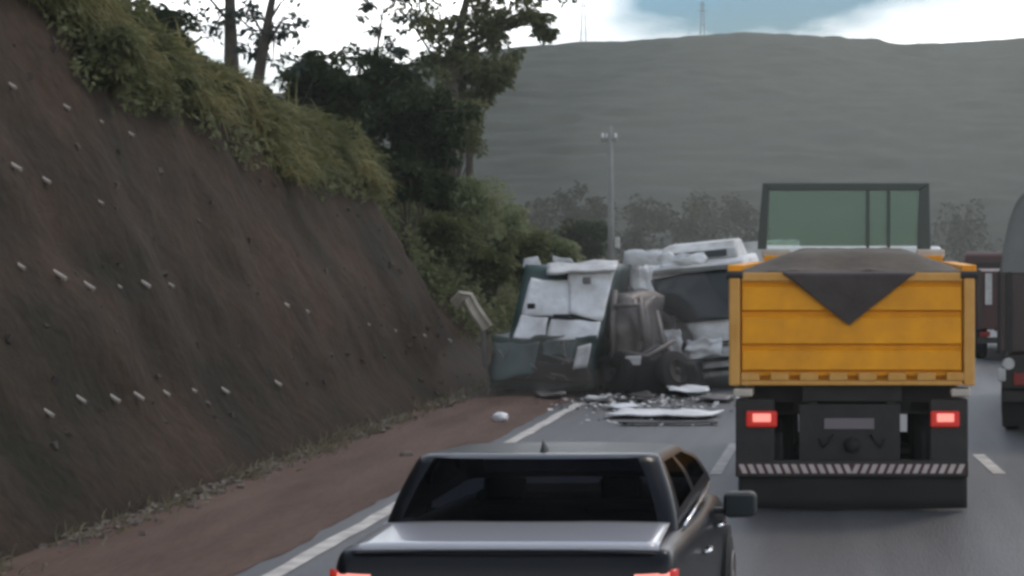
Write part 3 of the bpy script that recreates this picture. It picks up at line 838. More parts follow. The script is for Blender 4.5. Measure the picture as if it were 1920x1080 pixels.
# chassis
ch = MB()
for sx in (-1,1): ch.box(min(sx*0.36,sx*0.46), max(sx*0.36,sx*0.46), 0.15, 7.0, 0.86, 1.12)
for y0 in (0.3, 1.6, 3.0, 4.6): ch.box(-0.36, 0.36, y0, y0+0.12, 0.90, 1.08)
ch.box(-0.52, 0.52, 0.16, 0.30, 1.12, 1.295)
ch.box(-1.10, 1.10, 0.62, 0.72, 0.95, 1.28)
ch.build('chassis', M['chassis'], t, bevel=0.01)
for sx in (-1,1):
    bx = MB().box(min(sx*0.80,sx*1.20), max(sx*0.80,sx*1.20), 0.0, 0.10, 0.50, 1.16).build('lamp_panel', M['chassis'], t, bevel=0.02)
    xa, xb = (0.81, 1.11) if sx > 0 else (-1.09, -0.77)
    tl = MB().box(xa, xb, -0.045, -0.002, 0.875, 1.04).build('tail_light', M['red_lamp'], t, bevel=0.02)
    MB().box(lerp(xa,xb,0.22), lerp(xa,xb,0.80), -0.062, -0.046, 0.93, 1.015).build('bulb_lens', M['red_lamp_core'], tl, bevel=0.007)
    MB().grid(lambda u, v: (sx*lerp(0.72,1.18,u), 0.13+0.03*math.sin(u*9), lerp(0.12,0.80,v)), 14, 4).build('mudflap', M['rubber'], t, smooth=True, solid=0.015)
    for (yy) in (1.15, 2.45):
        wheel(t, sx*1.08, yy, 0.50, 0.26, sx); wheel(t, sx*0.77, yy, 0.50, 0.26, sx)
    wheel(t, sx*1.06, 6.45, 0.50, 0.28, sx)
    MB().prism([(0.55,1.0),(0.62,1.08),(1.75,1.15),(2.9,1.12),(3.05,1.0),(2.9,1.08),(1.75,1.11),(0.66,1.04)], min(sx*0.62,sx*1.22), max(sx*0.62,sx*1.22), 'x').build('mudguard', M['trim'], t)
MB().tube([(-0.9,1.15,0.5),(0.9,1.15,0.5)], 0.09, 10).build('axle', M['chassis'], t)
MB().tube([(-0.9,2.45,0.5),(0.9,2.45,0.5)], 0.09, 10).build('axle', M['chassis'], t)
pl = MB().box(-0.29, 0.23, 0.09, 0.105, 0.84, 0.955).build('number_plate', M['plate'], t, bevel=0.006)
MB().box(-0.55, 0.50, 0.11, 0.15, 0.50, 1.10).build('centre_panel', M['chassis'], t, bevel=0.01)
MB().lathe([(-0.10,0.03),(-0.06,0.075),(0.0,0.085),(0.10,0.06)], 'y', (0,0.06,0.68), 16).build('tow_hitch', M['rubber'], t, smooth=True)
for sx in (-1,1): MB().tube([(sx*0.2,0.10,0.78),(sx*0.24,-0.02,0.72),(sx*0.3,0.06,0.66),(sx*0.34,0.10,0.74)], 0.014, 6).build('air_hose', M['rubber'], t, smooth=True)
# under-run bar with slanted reflective stripes
bar = MB().box(-1.20, 1.20, -0.03, 0.06, 0.36, 0.53).build('bumper_bar', M['chassis'], t, bevel=0.012)
mbw = MB(); n = 13
for k in range(n):
    for sx in (-1,1):
        if sx == -1:
            xa = -1.165 + k*(1.165/ n*1.0); lean = 0.05
            x0_, x1_ = xa, xa + 0.052
            poly = [(x0_,0.492),(x1_,0.492),(x1_+lean*0.8,0.40),(x0_+lean*0.8,0.40)]
        else:
            xa = 1.165 - k*(1.165/n); lean = -0.05
            poly = [(xa-0.052,0.492),(xa,0.492),(xa+lean*0.8,0.40),(xa-0.052+lean*0.8,0.40)]
        mbw.prism(poly, -0.036, -0.033)
MB().box(-1.175, 1.175, -0.033, -0.0305, 0.392, 0.50).build('reflective_tape', M['stripe_red'], bar)
mbw.build('tape_stripes', M['stripe_white'], bar)
MB().grid(lambda u, v: (lerp(-1.17,1.19,u), 0.035+0.02*math.sin(u*14), lerp(0.03,0.37,v)), 40, 3).build('rubber_skirt', M['rubber'], t, smooth=True, solid=0.012)

# ------------------------------------------------------------------ black pickup in front
CX, CY = -1.92, 10.3
t = thing('pickup_truck', 'black pickup truck in the foreground with a covered bed and lit tail lights', 'pickup truck', (CX, CY, 0))
t.scale = (1.045, 1, 1)
st = [ # y, half width, bottom, shoulder, top
 (0.00,0.74,0.44,0.70,0.70),(0.03,0.82,0.33,0.88,0.885),(0.07,0.875,0.28,1.04,1.06),(0.12,0.895,0.25,1.08,1.098),(0.17,0.905,0.24,1.08,1.104),(0.30,0.915,0.22,1.075,1.112),
 (0.60,0.925,0.20,1.06,1.108),(0.95,0.93,0.19,1.05,1.112),(1.6,0.93,0.18,1.01,1.03),(2.4,0.925,0.18,0.985,1.0),(3.1,0.92,0.18,0.965,0.985),(3.5,0.915,0.18,0.945,1.0),
 (4.0,0.90,0.20,0.85,0.93),(4.35,0.87,0.22,0.76,0.82),(4.55,0.80,0.26,0.66,0.70),(4.64,0.66,0.36,0.54,0.55)]
def ring(y,hw,zb,zs,zt):
    half = [(0.55*hw,zb),(0.90*hw,zb+0.01),(0.97*hw,zb+0.08),(0.995*hw,lerp(zb,zs,0.38)),(1.0*hw,lerp(zb,zs,0.70)),(0.985*hw,lerp(zb,zs,0.90)),(0.955*hw,zs),(0.90*hw,lerp(zs,zt,0.45)),(0.72*hw,lerp(zs,zt,0.85)),(0.36*hw,zt)]
    return [(x,y,z) for x,z in half] + [(-x,y,z) for x,z in reversed(half)]
mb = MB(); rings = [ring(*s_) for s_ in st]; k = len(rings[0])
mb.v = [p for r_ in rings for p in r_]
for i in range(len(rings)-1):
    for j in range(k):
        mb.f.append((i*k+j, i*k+(j+1)%k, (i+1)*k+(j+1)%k, (i+1)*k+j))
mb.f.append(tuple(range(k))); mb.f.append(tuple(range((len(rings)-1)*k, len(rings)*k)))
cbody = mb.build('body', M['carblack'], t, smooth=True, sub=2)
# greenhouse: levels of a rounded rectangle
def perim(y0, y1, hw, r, bow=0.10):
    pts = []
    def pt(x, y):
        f = 1 - (x/hw)**2
        mid = (y0+y1)/2
        return (x, y + (-bow*f if y < mid else bow*f)*min(1, abs(y-mid)/(abs(y1-y0)/2))**6)
    nR, nC, nSd = 14, 5, 26
    for i in range(nR): pts.append(pt(lerp(-hw+r, hw-r, i/nR), y0))
    for i in range(nC): a = -math.pi/2 + math.pi/2*i/nC; pts.append(pt(hw-r+r*math.cos(a), y0+r+r*math.sin(a)))
    for i in range(nSd): pts.append(pt(hw, lerp(y0+r, y1-r, i/nSd)))
    for i in range(nC): a = math.pi/2*i/nC; pts.append(pt(hw-r+r*math.cos(a), y1-r+r*math.sin(a)))
    for i in range(nR): pts.append(pt(lerp(hw-r, -hw+r, i/nR), y1))
    for i in range(nC): a = math.pi/2 + math.pi/2*i/nC; pts.append(pt(-hw+r+r*math.cos(a), y1-r+r*math.sin(a)))
    for i in range(nSd): pts.append(pt(-hw, lerp(y1-r, y0+r, i/nSd)))
    for i in range(nC): a = math.pi + math.pi/2*i/nC; pts.append(pt(-hw+r+r*math.cos(a), y0+r+r*math.sin(a)))
    return pts
lev = []
for i in range(11):
    f = i/10; zf = f**0.92
    lev.append((lerp(1.07,1.475,zf), lerp(0.90,1.16,f), lerp(3.50,2.60,f), lerp(0.825,0.69,f**1.3), lerp(0.10,0.11,f)))
lev += [(1.490,1.21,2.55,0.652,0.12),(1.496,1.30,2.48,0.60,0.15),(1.494,1.5,2.3,0.45,0.18)]
ROOF = lambda x, y, z: (x, y, z - 0.075*max(0, min(1, (y-1.2)/1.3))*max(0, min(1, (z-1.30)/0.15)))
pv = [[ROOF(x,y,z) for (x,y) in perim(y0,y1,hw,r)] for (z,y0,y1,hw,r) in lev]
K = len(pv[0]); nR, nC, nSd = 14, 5, 26
def region(j, i):
    """what covers the patch at level j, perimeter index i"""
    if j >= 10 or j < 1: return 'shell'
    if i < nR: return 'rear'
    k0 = nR+nC
    if k0 <= i < k0+nSd:
        q = i-k0
        if 2 <= j < 9 and 2 <= q < nSd-2 and q not in (12,13): return 'sideR1' if q < 12 else 'sideR2'
        return 'shell'
    k1 = k0+nSd+nC
    if k1 <= i < k1+nR: return 'front' if j >= 1 and j < 9 else 'shell'
    k2 = k1+nR+nC
    if k2 <= i < k2+nSd:
        q = nSd-1-(i-k2)
        if 2 <= j < 9 and 2 <= q < nSd-2 and q not in (12,13): return 'sideL1' if q < 12 else 'sideL2'
    return 'shell'
parts = {}
allv = [p for r_ in pv for p in r_]
for j in range(len(pv)-1):
    for i in range(K):
        parts.setdefault(region(j,i), []).append((j*K+i, j*K+(i+1)%K, (j+1)*K+(i+1)%K, (j+1)*K+i))
parts['shell'].append(tuple(range((len(pv)-1)*K, len(pv)*K)))
for nm, fs in parts.items():
    mb = MB(); mb.v = list(allv); mb.f = fs
    if nm == 'shell': mb.build('roof_shell', M['carroof'], t, smooth=True)
    else:
        mb.build({'rear':'rear_window','front':'windscreen'}.get(nm, 'side_window'), M['clear_glass'] if nm == 'front' else M['car_glass'], t, smooth=True)
# fin aerial, high brake lamp, wipers of light
MB().grid(lambda u, v: (0.028*(1-v)*math.cos(2*math.pi*u), 1.45 + (0.10*(1-0.75*v))*math.sin(2*math.pi*u) - 0.05*v*1.2, 1.472 + 0.085*v), 16, 6).build('roof_aerial', M['trim'], t, smooth=True)
# flat cover over the bed, with its rear lip
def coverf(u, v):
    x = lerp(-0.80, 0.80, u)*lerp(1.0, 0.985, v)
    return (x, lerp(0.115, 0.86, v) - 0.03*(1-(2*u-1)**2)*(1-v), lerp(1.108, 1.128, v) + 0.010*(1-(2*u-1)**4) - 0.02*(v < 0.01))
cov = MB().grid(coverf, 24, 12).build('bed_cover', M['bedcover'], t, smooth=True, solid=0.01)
MB().tube([(-0.80,0.115,1.06),(-0.76,0.085,1.07),(-0.4,0.07,1.085),(0,0.065,1.088),(0.4,0.07,1.085),(0.76,0.085,1.07),(0.80,0.115,1.06)], 0.010, 8).build('tailgate_lip', M['carblack'], t, smooth=True)
for sx in (-1,1):
    tl = MB().grid(lambda u, v: (sx*lerp(0.60,0.905,u), 0.035 + 0.045*v - 0.008 + 0.12*max(0,u-0.55)**1.5, lerp(0.865,0.985,v)), 10, 4).build('tail_light', M['red_lamp'], t, smooth=True, solid=0.03)
    MB().grid(lambda u, v: (sx*lerp(0.68,0.86,u), 0.018 + 0.045*v - 0.008 + 0.12*max(0,u-0.62)**1.5, lerp(0.90,0.972,v)), 6, 3).build('lamp_lens', M['red_lamp_core'], tl, smooth=True)
    # mirrors on stalks
    mr = MB().box(0.0,0.215,-0.05,0.09,0.0,0.175)
    mr.v = [((x+0.955)*sx, y+2.78+0.05*(x>0.1), z+0.885) for x,y,z in mr.v]
    mh = mr.build('wing_mirror', M['trim'], t, bevel=0.045, seg=4)
    MB().box(min(sx*0.98,sx*1.155), max(sx*0.98,sx*1.155), 2.722, 2.727, 0.91, 1.04).build('mirror_glass', M['screen_dark'], mh)
    MB().box(min(sx*0.86,sx*0.97), max(sx*0.86,sx*0.97), 2.80, 2.86, 0.91, 0.95).build('mirror_stalk', M['trim'], mh, bevel=0.01)
    MB().tube([(sx*0.850,1.05,1.082),(sx*0.852,1.8,1.080),(sx*0.852,2.6,1.078),(sx*0.83,3.2,1.072)], 0.009, 6).build('belt_trim', M['chrome'], t, smooth=True)
    for y in (1.45, 2.55):
        MB().tube([(sx*0.935,y,0.86),(sx*0.965,y+0.03,0.865),(sx*0.965,y+0.17,0.865),(sx*0.935,y+0.20,0.86)], 0.012, 6).build('door_handle', M['chrome'], t, smooth=True)
    for y in (0.93, 3.70):
        MB().lathe([(sx*0.80,0.37),(sx*0.935,0.37),(sx*0.936,0.33)], 'x', (0,y,0.33), 28).build('wheel_arch', M['rubber'], t)
        wheel(t, sx*0.85, y, 0.325, 0.20, sx)
    MB().grid(lambda u,v: (sx*lerp(0.52,0.80,u), 4.52+0.06*(1-u)-0.05*v, lerp(0.60,0.70,v)), 5, 3).build('headlight', M['chrome'], t, smooth=True, solid=0.01)
# seats and dashboard inside
for sx in (-1,1):
    sb = MB().box(sx*0.36-0.24, sx*0.36+0.24, 2.15, 2.30, 0.55, 1.06).build('front_seat', M['seat'], t, bevel=0.06, seg=3)
    MB().box(sx*0.36-0.13, sx*0.36+0.13, 2.13, 2.21, 1.09, 1.24).build('headrest', M['seat'], sb, bevel=0.03, seg=3)
rs = MB().box(-0.62, 0.62, 1.30, 1.45, 0.55, 1.03).build('rear_bench', M['seat'], t, bevel=0.05, seg=3)
MB().box(-0.70, 0.70, 2.95, 3.45, 0.92, 1.045).build('dashboard', M['seat'], t, bevel=0.04)
MB().box(-0.26,0.26,-0.012,0.02,0.62,0.74).build('number_plate', M['plate'], t, bevel=0.004)

# ------------------------------------------------------------------ far right truck, only its near corner in view
t = thing('cargo_truck', 'dark truck with a rounded grey cover at the right edge of the road', 'truck', (3.27, 27.5, 0), (0, 0, R(-5.0)))
def hood(u, v):
    a = lerp(-1, 1, u); x = 1.25*max(-1,min(1,a*1.25)) if False else 1.25*math.copysign(abs(a)**0.55, a)
    z = 2.36 + 1.22*(1-abs(a)**4.5)
    return (x, lerp(0.0, 6.5, v), z + 0.03*math.sin(v*40)*(1-abs(a)))
MB().grid(hood, 30, 40).build('cargo_cover', M['cover'], t, smooth=True, solid=0.02)
MB().prism([(1.25*math.copysign(abs(a)**0.55,a), 2.36+1.22*(1-abs(a)**4.5)) for a in [i/15-1 for i in range(31)]], 0.02, 0.05).build('rear_cover', M['cover'], t)
MB().box(-1.25, 1.25, 0.0, 6.5, 1.22, 2.35).build('cargo_bed', M['brown'], t, bevel=0.02)
for k in range(6): MB().box(-1.285, -1.25, 0.0+1.25*k, 0.10+1.25*k, 1.2, 2.37).build('bed_stake', M['chassis'], t)
for k in range(4): MB().box(-1.15+0.74*k, -1.07+0.74*k, -0.03, 0.0, 1.2, 2.37).build('bed_stake', M['chassis'], t)
mb = MB(); mb.box(-0.5,-0.4,0.1,8.0,0.85,1.2); mb.box(0.4,0.5,0.1,8.0,0.85,1.2); mb.box(-1.2,1.2,0.05,0.15,0.5,0.65)
mb.box(-1.2,-0.75,0.0,0.12,0.70,1.18); mb.box(0.75,1.2,0.0,0.12,0.70,1.18)
mb.build('chassis', M['chassis'], t, bevel=0.01)
for sx in (-1,1):
    for yy in (1.3, 2.6): wheel(t, sx*1.08, yy, 0.5, 0.28, sx)
    wheel(t, sx*1.06, 7.4, 0.5, 0.28, sx)
    MB().box(min(sx*0.80,sx*1.05), max(sx*0.80,sx*1.05), -0.03, 0.0, 0.74, 0.92).build('tail_light', M['red_dull'], t, bevel=0.01)
    MB().lathe([(-0.03,0.075),(0.0,0.09),(0.02,0.09)], 'y', (sx*1.12, -0.0, 1.05), 14).build('marker_lamp', M['white_dirty'], t)
    MB().box(min(sx*1.16,sx*1.27), max(sx*1.16,sx*1.27), -0.02, 0.08, 0.80, 0.98).build('side_reflector', M['white_dirty'], t, bevel=0.02)
    MB().grid(lambda u, v: (sx*lerp(0.80,1.22,u), 0.55, lerp(0.1,0.75,v)), 3, 3).build('mudflap', M['rubber'], t, solid=0.015)
cab = MB().prism([(6.7,0.7),(6.7,2.7),(6.85,2.85),(8.3,2.8),(8.6,1.8),(8.62,0.6)], -1.2, 1.2, 'x').build('cab', M['maroon'], t, bevel=0.05)
MB().add([(-1.05,8.37,2.62),(1.05,8.37,2.62),(1.05,8.625,1.85),(-1.05,8.625,1.85)],[(0,1,2,3)]).build('windscreen', M['screen_dark'], cab, solid=0.01)

# dark red truck further on
t = thing('flatbed_truck', 'maroon truck half hidden beyond the yellow dump truck', 'truck', (4.05, 46, 0))
MB().box(-1.25,1.25,0,6.0,0.75,2.15).build('cargo_bed', M['maroon'], t, bevel=0.03)
mb = MB()
for k in range(7): mb.box(-1.29,-1.25,0.1+0.93*k,0.2+0.93*k,0.75,2.18)
for k in range(5): mb.box(-1.2+0.56*k,-1.12+0.56*k,-0.035,0.0,0.75,2.18)
mb.build('bed_ribs', M['brown'], t)
mb = MB(); mb.box(-1.9,1.25,0.0,0.09,2.24,2.36)
for x in (-1.22, 1.2): mb.box(x-0.04,x+0.04,0.003,0.087,2.15,2.25)
mb.build('rear_rail', M['chassis'], t)
MB().box(-1.02,-0.86,-0.07,-0.036,1.35,2.1).build('ladder', M['white_dirty'], t)
mb = MB(); mb.box(-0.5,-0.4,0.1,8,0.55,0.74); mb.box(0.4,0.5,0.1,8,0.55,0.74); mb.box(-1.2,1.2,0.0,0.1,0.42,0.56)
mb.build('chassis', M['chassis'], t)
for sx in (-1,1):
    for yy in (1.2, 6.9): wheel(t, sx*1.05, yy, 0.45, 0.28, sx)
    MB().box(min(sx*0.9,sx*1.15), max(sx*0.9,sx*1.15), -0.02,0.0,0.58,0.70).build('tail_light', M['red_dull'], t)
cab = MB().prism([(6.15,0.6),(6.15,2.5),(6.3,2.6),(7.5,2.55),(7.85,1.7),(7.9,0.5)], -1.15, 1.15, 'x').build('cab', M['maroon'], t, bevel=0.05)
MB().add([(-1.0,7.57,2.42),(1.0,7.57,2.42),(1.0,7.86,1.72),(-1.0,7.86,1.72)],[(0,1,2,3)]).build('windscreen', M['screen_dark'], cab, solid=0.01)

# ------------------------------------------------------------------ wrecked green and white van against the bank
WY = 35.0; sW = F/WY
def wx(px): return (px - VX)/sW
def wz(py): return CH - (py - VY)/sW
wc = wx(1025)
t = thing('wrecked_van', 'smashed dark green and white van jammed against the bank', 'van', (wc, WY, 0))
def lx(px): return wx(px) - wc
def gridbox(x0,x1,y0,y1,z0,z1,n=8, shear=0.0):
    bm = bmesh.new(); bmesh.ops.create_cube(bm, size=1.0)
    bmesh.ops.subdivide_edges(bm, edges=bm.edges[:], cuts=n, use_grid_fill=True)
    mb = MB()
    mb.v = [(lerp(x0,x1,v.co.x+.5)+shear*(lerp(z0,z1,v.co.z+.5)-z0), lerp(y0,y1,v.co.y+.5), lerp(z0,z1,v.co.z+.5)) for v in bm.verts]
    mb.f = [tuple(v.index for v in f.verts) for f in bm.faces]
    bm.free(); return mb
gridbox(lx(912), lx(1108), 0.10, 3.6, 0.10, 1.10, 14, 0.05).warp(crumple(0.13, 1.5, 1)).warp(crumple(0.05, 5.0, 31)).build('lower_body', M['green_paint'], t, smooth=True)
gridbox(lx(945), lx(1122), 0.30, 3.4, 1.02, 2.36, 9, 0.13).warp(lambda p: Vector((p.x, p.y + 0.75*(p.z-1.02), p.z))).warp(crumple(0.06, 1.3, 2)).build('cabin', M['green_paint'], t, smooth=True)
gridbox(lx(930), lx(1100), -0.12, 0.25, 0.32, 0.62, 6).warp(crumple(0.11, 1.7, 5)).build('bumper', M['chassis'], t, smooth=True)
def sheet(pix, y, th, name, m, parent, seed, amp=0.035, n=12, lean=0.0):
    """crumpled sheet through four photo corners (tl, tr, br, bl), at its own depth"""
    c = [Vector((lx(px), 0, wz(py))) for px, py in pix]
    def fn(u, v):
        a = c[0].lerp(c[1], u); b = c[3].lerp(c[2], u); p = a.lerp(b, v)
        p.y = (y + 0.70*(p.z-1.0) if lean == 0 else y + lean*(v-0.5)) + amp*2*nz3((p.x*1.9+seed, p.z*1.9, seed)) ; p.x += amp*nz3((p.x*3, p.z*3, seed+5)); p.z += amp*nz3((p.z*3, p.x*3, seed+9))
        return p
    return MB().grid(fn, n, n).build(name, m, parent, smooth=True, solid=th)
sheet([(980,524),(1060,528),(1060,594),(970,592)], 0.14, 0.03, 'rear_door', M['white_wreck'], t, 1)
sheet([(969,594),(1021,596),(1017,638),(960,634)], 0.11, 0.03, 'rear_door', M['white_wreck'], t, 2)
sheet([(1050,506),(1142,497),(1124,602),(1062,590)], 0.10, 0.03, 'rear_panel', M['white_wreck'], t, 3, amp=0.04)
sheet([(1026,600),(1122,604),(1116,636),(1022,640)], 0.10, 0.03, 'lower_panel', M['white_wreck'], t, 4)
sheet([(925,640),(1010,644),(1000,700),(935,712)], 0.02, 0.03, 'torn_skin', M['green_paint'], t, 12, amp=0.07)
sheet([(1012,642),(1082,640),(1078,668),(1020,662)], 0.02, 0.03, 'torn_skin', M['green_paint'], t, 13, amp=0.06)
for k in range(10):
    a0 = Vector((random.uniform(lx(930), lx(1110)), random.uniform(-0.3,0.0), random.uniform(0.3,1.1)))
    MB().tube([a0, a0+Vector((random.uniform(-.3,.3),random.uniform(-.2,.05),random.uniform(-.2,.15))), a0+Vector((random.uniform(-.5,.5),random.uniform(-.25,.0),random.uniform(-.3,.1)))], [0.03,0.02,0.008], 6).build('torn_bracket', M['grey_metal'], t)
rf = sheet([(1000,494),(1142,486),(1146,506),(1010,512)], 1.1, 0.04, 'roof', M['white_dirty'], t, 6, amp=0.06, lean=-0.7)
sheet([(950,487),(975,484),(985,500),(948,502)], 0.85, 0.03, 'torn_strip', M['white_dirty'], t, 7, amp=0.05)
sheet([(1000,482),(1040,486),(1046,496),(1002,492)], 1.0, 0.03, 'torn_strip', M['white_dirty'], t, 8, amp=0.05)
sheet([(955,498),(1010,496),(1048,512),(960,512)], 0.9, 0.03, 'torn_strip', M['green_paint'], t, 9, amp=0.04)
MB().box(lx(1034),lx(1066),0.18,0.30,wz(596),wz(590)).build('door_handle', M['dark_inside'], t, bevel=0.01)
MB().box(lx(984),lx(997),0.24,0.40,wz(580),wz(570)).build('door_lock', M['dark_inside'], t, bevel=0.01)
MB().box(lx(1084),lx(1098),0.56,0.72,wz(534),wz(520)).build('door_hinge', M['grey_metal'], t, bevel=0.02)
sheet([(1085,648),(1112,644),(1108,684),(1082,686)], -0.16, 0.03, 'number_plate', M['white_dirty'], t, 11, amp=0.03, n=6)
for (px, yy, tilt) in ((948,0.8,0.1),(1088,0.9,-0.15)):
    wq = wheel(t, lx(px), yy, 0.33, 0.22, 1 if px > 1000 else -1); wq.rotation_euler = (0, tilt, 0.1)

# ------------------------------------------------------------------ white box lorry facing the camera, front end wrecked
TY = 37.0; sT = F/TY
tc_ = (1318-VX)/sT
t = thing('box_truck', 'damaged white box truck facing the camera beside the wrecked van', 'truck', (tc_, TY, 0), (0, R(-5.5), R(-6)))
def tx(px): return (px-VX)/sT - tc_
def tz(py): return CH - (py-VY)/sT
hw = 1.08
# cab shell as outline swept across the width, nose towards the camera (-y)
cabp = [(0.02,0.55),(-0.02,1.12),(0.04,1.30),(0.34,2.28),(0.52,2.46),(1.75,2.52),(1.80,0.55)]
NOSE = [(0.55,0.02),(1.12,-0.02),(1.30,0.04),(2.28,0.34),(2.46,0.50),(2.52,0.62)]
def crush(p):
    """the near lower corner is stove in and the pillar pushed back"""
    k = max(0, min(1, (0.05 - p.x)/0.95)) * max(0, min(1, (1.95 - p.z)/0.95))
    k = k*k*(3-2*k)
    j = max(0, min(1, (-0.2 - p.x)/0.8)) * max(0, min(1, (p.z - 1.9)/0.6))
    return Vector((p.x + 0.42*k, p.y + 0.75*k + 0.12*j, p.z + 0.06*k - 0.10*j))
def cabshape(p):
    n = table(NOSE, p.z); return Vector((p.x*(1 - 0.05*max(0, p.z-1.3)), lerp(n, 1.78, p.y/1.78), p.z))
cabm = gridbox(-hw, hw, 0.0, 1.78, 0.55, 2.52, 13).warp(cabshape).warp(crush).warp(crumple(0.075, 1.8, 14))
cab = cabm.build('cab', M['white_wreck'], t, smooth=True)
def screenf(u, v):
    left = lerp(-0.96, -0.96, v) + 0.30*max(0, 0.6 - v)
    x = lerp(left, 0.96, u); z = lerp(1.30, 2.24, v)
    p = cabshape(Vector((x, 0, z))); p = crush(p); p.y -= 0.05 + 0.03*math.sin(math.pi*u)
    return p + noise.noise_vector(p*2.2)*0.03 - Vector((0,0.03,0))
MB().grid(screenf, 16, 12).build('windscreen', M['screen_dark'], cab, smooth=True, solid=0.012)
MB().prism([(0.20,2.26),(0.08,2.35),(0.12,2.39),(0.50,2.42),(0.50,2.33)], -0.90, 0.95, 'x').warp(crumple(0.03,2.5,3)).build('sun_visor', M['white_dirty'], cab, bevel=0.012)
df = MB().prism([(0.50,2.47),(0.58,2.66),(0.80,2.80),(1.6,2.86),(1.74,2.49)], -0.75, 0.85, 'x').warp(lambda p: Vector((p.x*(1-0.35*max(0,p.z-2.5)), p.y, p.z))).build('roof_deflector', M['white_dirty'], cab, bevel=0.05, seg=3)
MB().prism([(0.475,2.51),(0.535,2.645),(0.60,2.645),(0.55,2.51)], -0.50, 0.62, 'x').build('deflector_slot', M['screen_dark'], df)
bump = gridbox(-0.42,1.10,-0.20,0.25,0.22,0.72,8).warp(crumple(0.06,1.8,3)).build('bumper', M['white_dirty'], t, smooth=True)
mb = MB()
for z in (0.36,0.55): mb.box(-0.05,0.80,-0.29,-0.17,z-0.035,z+0.035)
mb.build('bumper_slots', M['dark_inside'], bump)
mb = MB()
for z in (0.80,0.86): mb.box(-0.35,0.75,-0.05,-0.0,z-0.016,z+0.016)
mb.build('grille', M['trim'], cab)
for sx in (1,):
    hl = MB().box(min(sx*0.62,sx*0.98), max(sx*0.62,sx*0.98), -0.06,0.02,0.98,1.10).build('headlight', M['dark_inside'] if sx < 0 else M['chrome'], cab, bevel=0.03)
for sx in (-1,1):
    MB().box(min(sx*1.082,sx*1.088), max(sx*1.082,sx*1.088), 0.55,1.35,1.40,2.20).build('side_window', M['screen_dark'], cab)
    am = MB().tube([(sx*1.06,0.22,2.1),(sx*1.30,0.05,2.05),(sx*1.28,0.05,1.55)], 0.022, 8).build('mirror_arm', M['grey_metal'], cab)
    MB().box(min(sx*1.20,sx*1.38), max(sx*1.20,sx*1.38), 0.0,0.07,1.50,1.92).build('mirror_head', M['trim'], am, bevel=0.03)
    wheel(t, sx*0.93, 0.85, 0.46, 0.26, sx); wheel(t, sx*0.93, 5.2, 0.46, 0.26, sx)
# cargo body behind, its near corner torn
cg = gridbox(-1.42,1.15,2.15,7.4,0.95,2.78,9).warp(crumple(0.05,1.2,8)).build('cargo_box', M['white_dirty'], t, smooth=False)
gridbox(-1.62,-0.62,1.50,2.12,1.92,2.74,7).warp(crumple(0.14,2.2,4)).build('torn_corner', M['white_wreck'], cg, smooth=True)
MB().box(-1.38,-1.27,1.50,1.60,2.18,2.62).build('corner_rail', M['white'], cg, bevel=0.01)
mb = MB(); mb.box(-0.5,-0.4,0.3,7.2,0.55,0.90); mb.box(0.4,0.5,0.3,7.2,0.55,0.90); mb.build('chassis', M['chassis'], t)
for k in range(9):
    a0 = Vector((random.uniform(-1.3,-0.3), random.uniform(-0.3,0.2), random.uniform(0.35,1.5)))
    MB().tube([a0, a0+Vector((random.uniform(-.3,.3),random.uniform(-.2,.2),random.uniform(-.3,.1))), a0+Vector((random.uniform(-.5,.5),random.uniform(-.3,.1),random.uniform(-.5,.1)))], [0.025,0.018,0.008], 6).build('torn_bracket', M['grey_metal'], t)
for (c, wd_, hg, sd_) in (((-0.55,-0.28,0.95),0.55,0.5,41),((0.15,-0.30,0.78),0.7,0.35,42),((-0.98,0.05,2.15),0.35,0.6,43),((-0.25,0.30,2.50),0.9,0.25,44)):
    MB().grid(lambda u, v: Vector(c) + Vector(((u-.5)*wd_ + 0.12*nz3((u*3,v*3,sd_)), 0.16*nz3((u*2.5,v*2.5,sd_+5)), (v-.5)*hg + 0.14*nz3((u*3,v*2,sd_+9)))), 10, 8).build('torn_skin', M['white_wreck'], t, smooth=True, solid=0.012)
# bent pillar peeled off the near door
MB().tube([(-1.28,-0.10,1.78),(-1.12,-0.16,1.50),(-0.90,-0.22,1.24)], [0.05,0.055,0.03], 8).build('bent_pillar', M['white'], t, smooth=True)
gridbox(-1.06,-0.45,-0.08,0.5,0.2,0.62,6).warp(crumple(0.14,2.2,12)).build('crushed_corner', M['dark_inside'], t, smooth=True)

# ------------------------------------------------------------------ mangled running gear between the two
GY = 35.6; sG = F/GY; gc = (1190-VX)/sG
t = thing('mangled_chassis', 'twisted grey chassis wreckage between the van and the white truck', 'wreckage', (gc, GY, 0))
def q(px, py, dy=0.0): return Vector(((px-VX)/sG-gc, dy, CH-(py-VY)/sG))
mb = MB()
for pts, r in (([q(1150,545,.2),q(1146,600,.1),q(1152,700,0)],.06),([q(1150,575,.1),q(1200,572,0),q(1206,640,0)],.05),([q(1195,560,.4),q(1203,620,.2),q(1190,690,0)],.055),
               ([q(1160,690,0),q(1230,650,.3),q(1290,700,.4)],.07),([q(1170,660,-.1),q(1215,668,-.1),q(1262,640,.2)],.045),([q(1225,585,.5),q(1240,640,.3),q(1285,720,.2)],.05)):
    mb.tube(pts, r, 8)
mb.build('bent_rails', M['grey_metal'], t, smooth=True)
gridbox(q(1128,0).x, q(1225,0).x, 0.35, 1.5, 0.55, 1.75, 7).warp(crumple(0.22,1.5,21)).build('crushed_panel', M['grey_metal'], t, smooth=True)
gridbox(q(1120,0).x, q(1300,0).x, 0.1, 1.4, 0.06, 0.62, 8).warp(crumple(0.20,1.4,22)).build('engine_block', M['dark_inside'], t, smooth=True)
gridbox(q(1176,0).x, q(1204,0).x, -0.25, 0.0, 0.55, 0.72, 4).warp(crumple(0.05,3,23)).build('lamp_shell', M['white_dirty'], t, smooth=True)
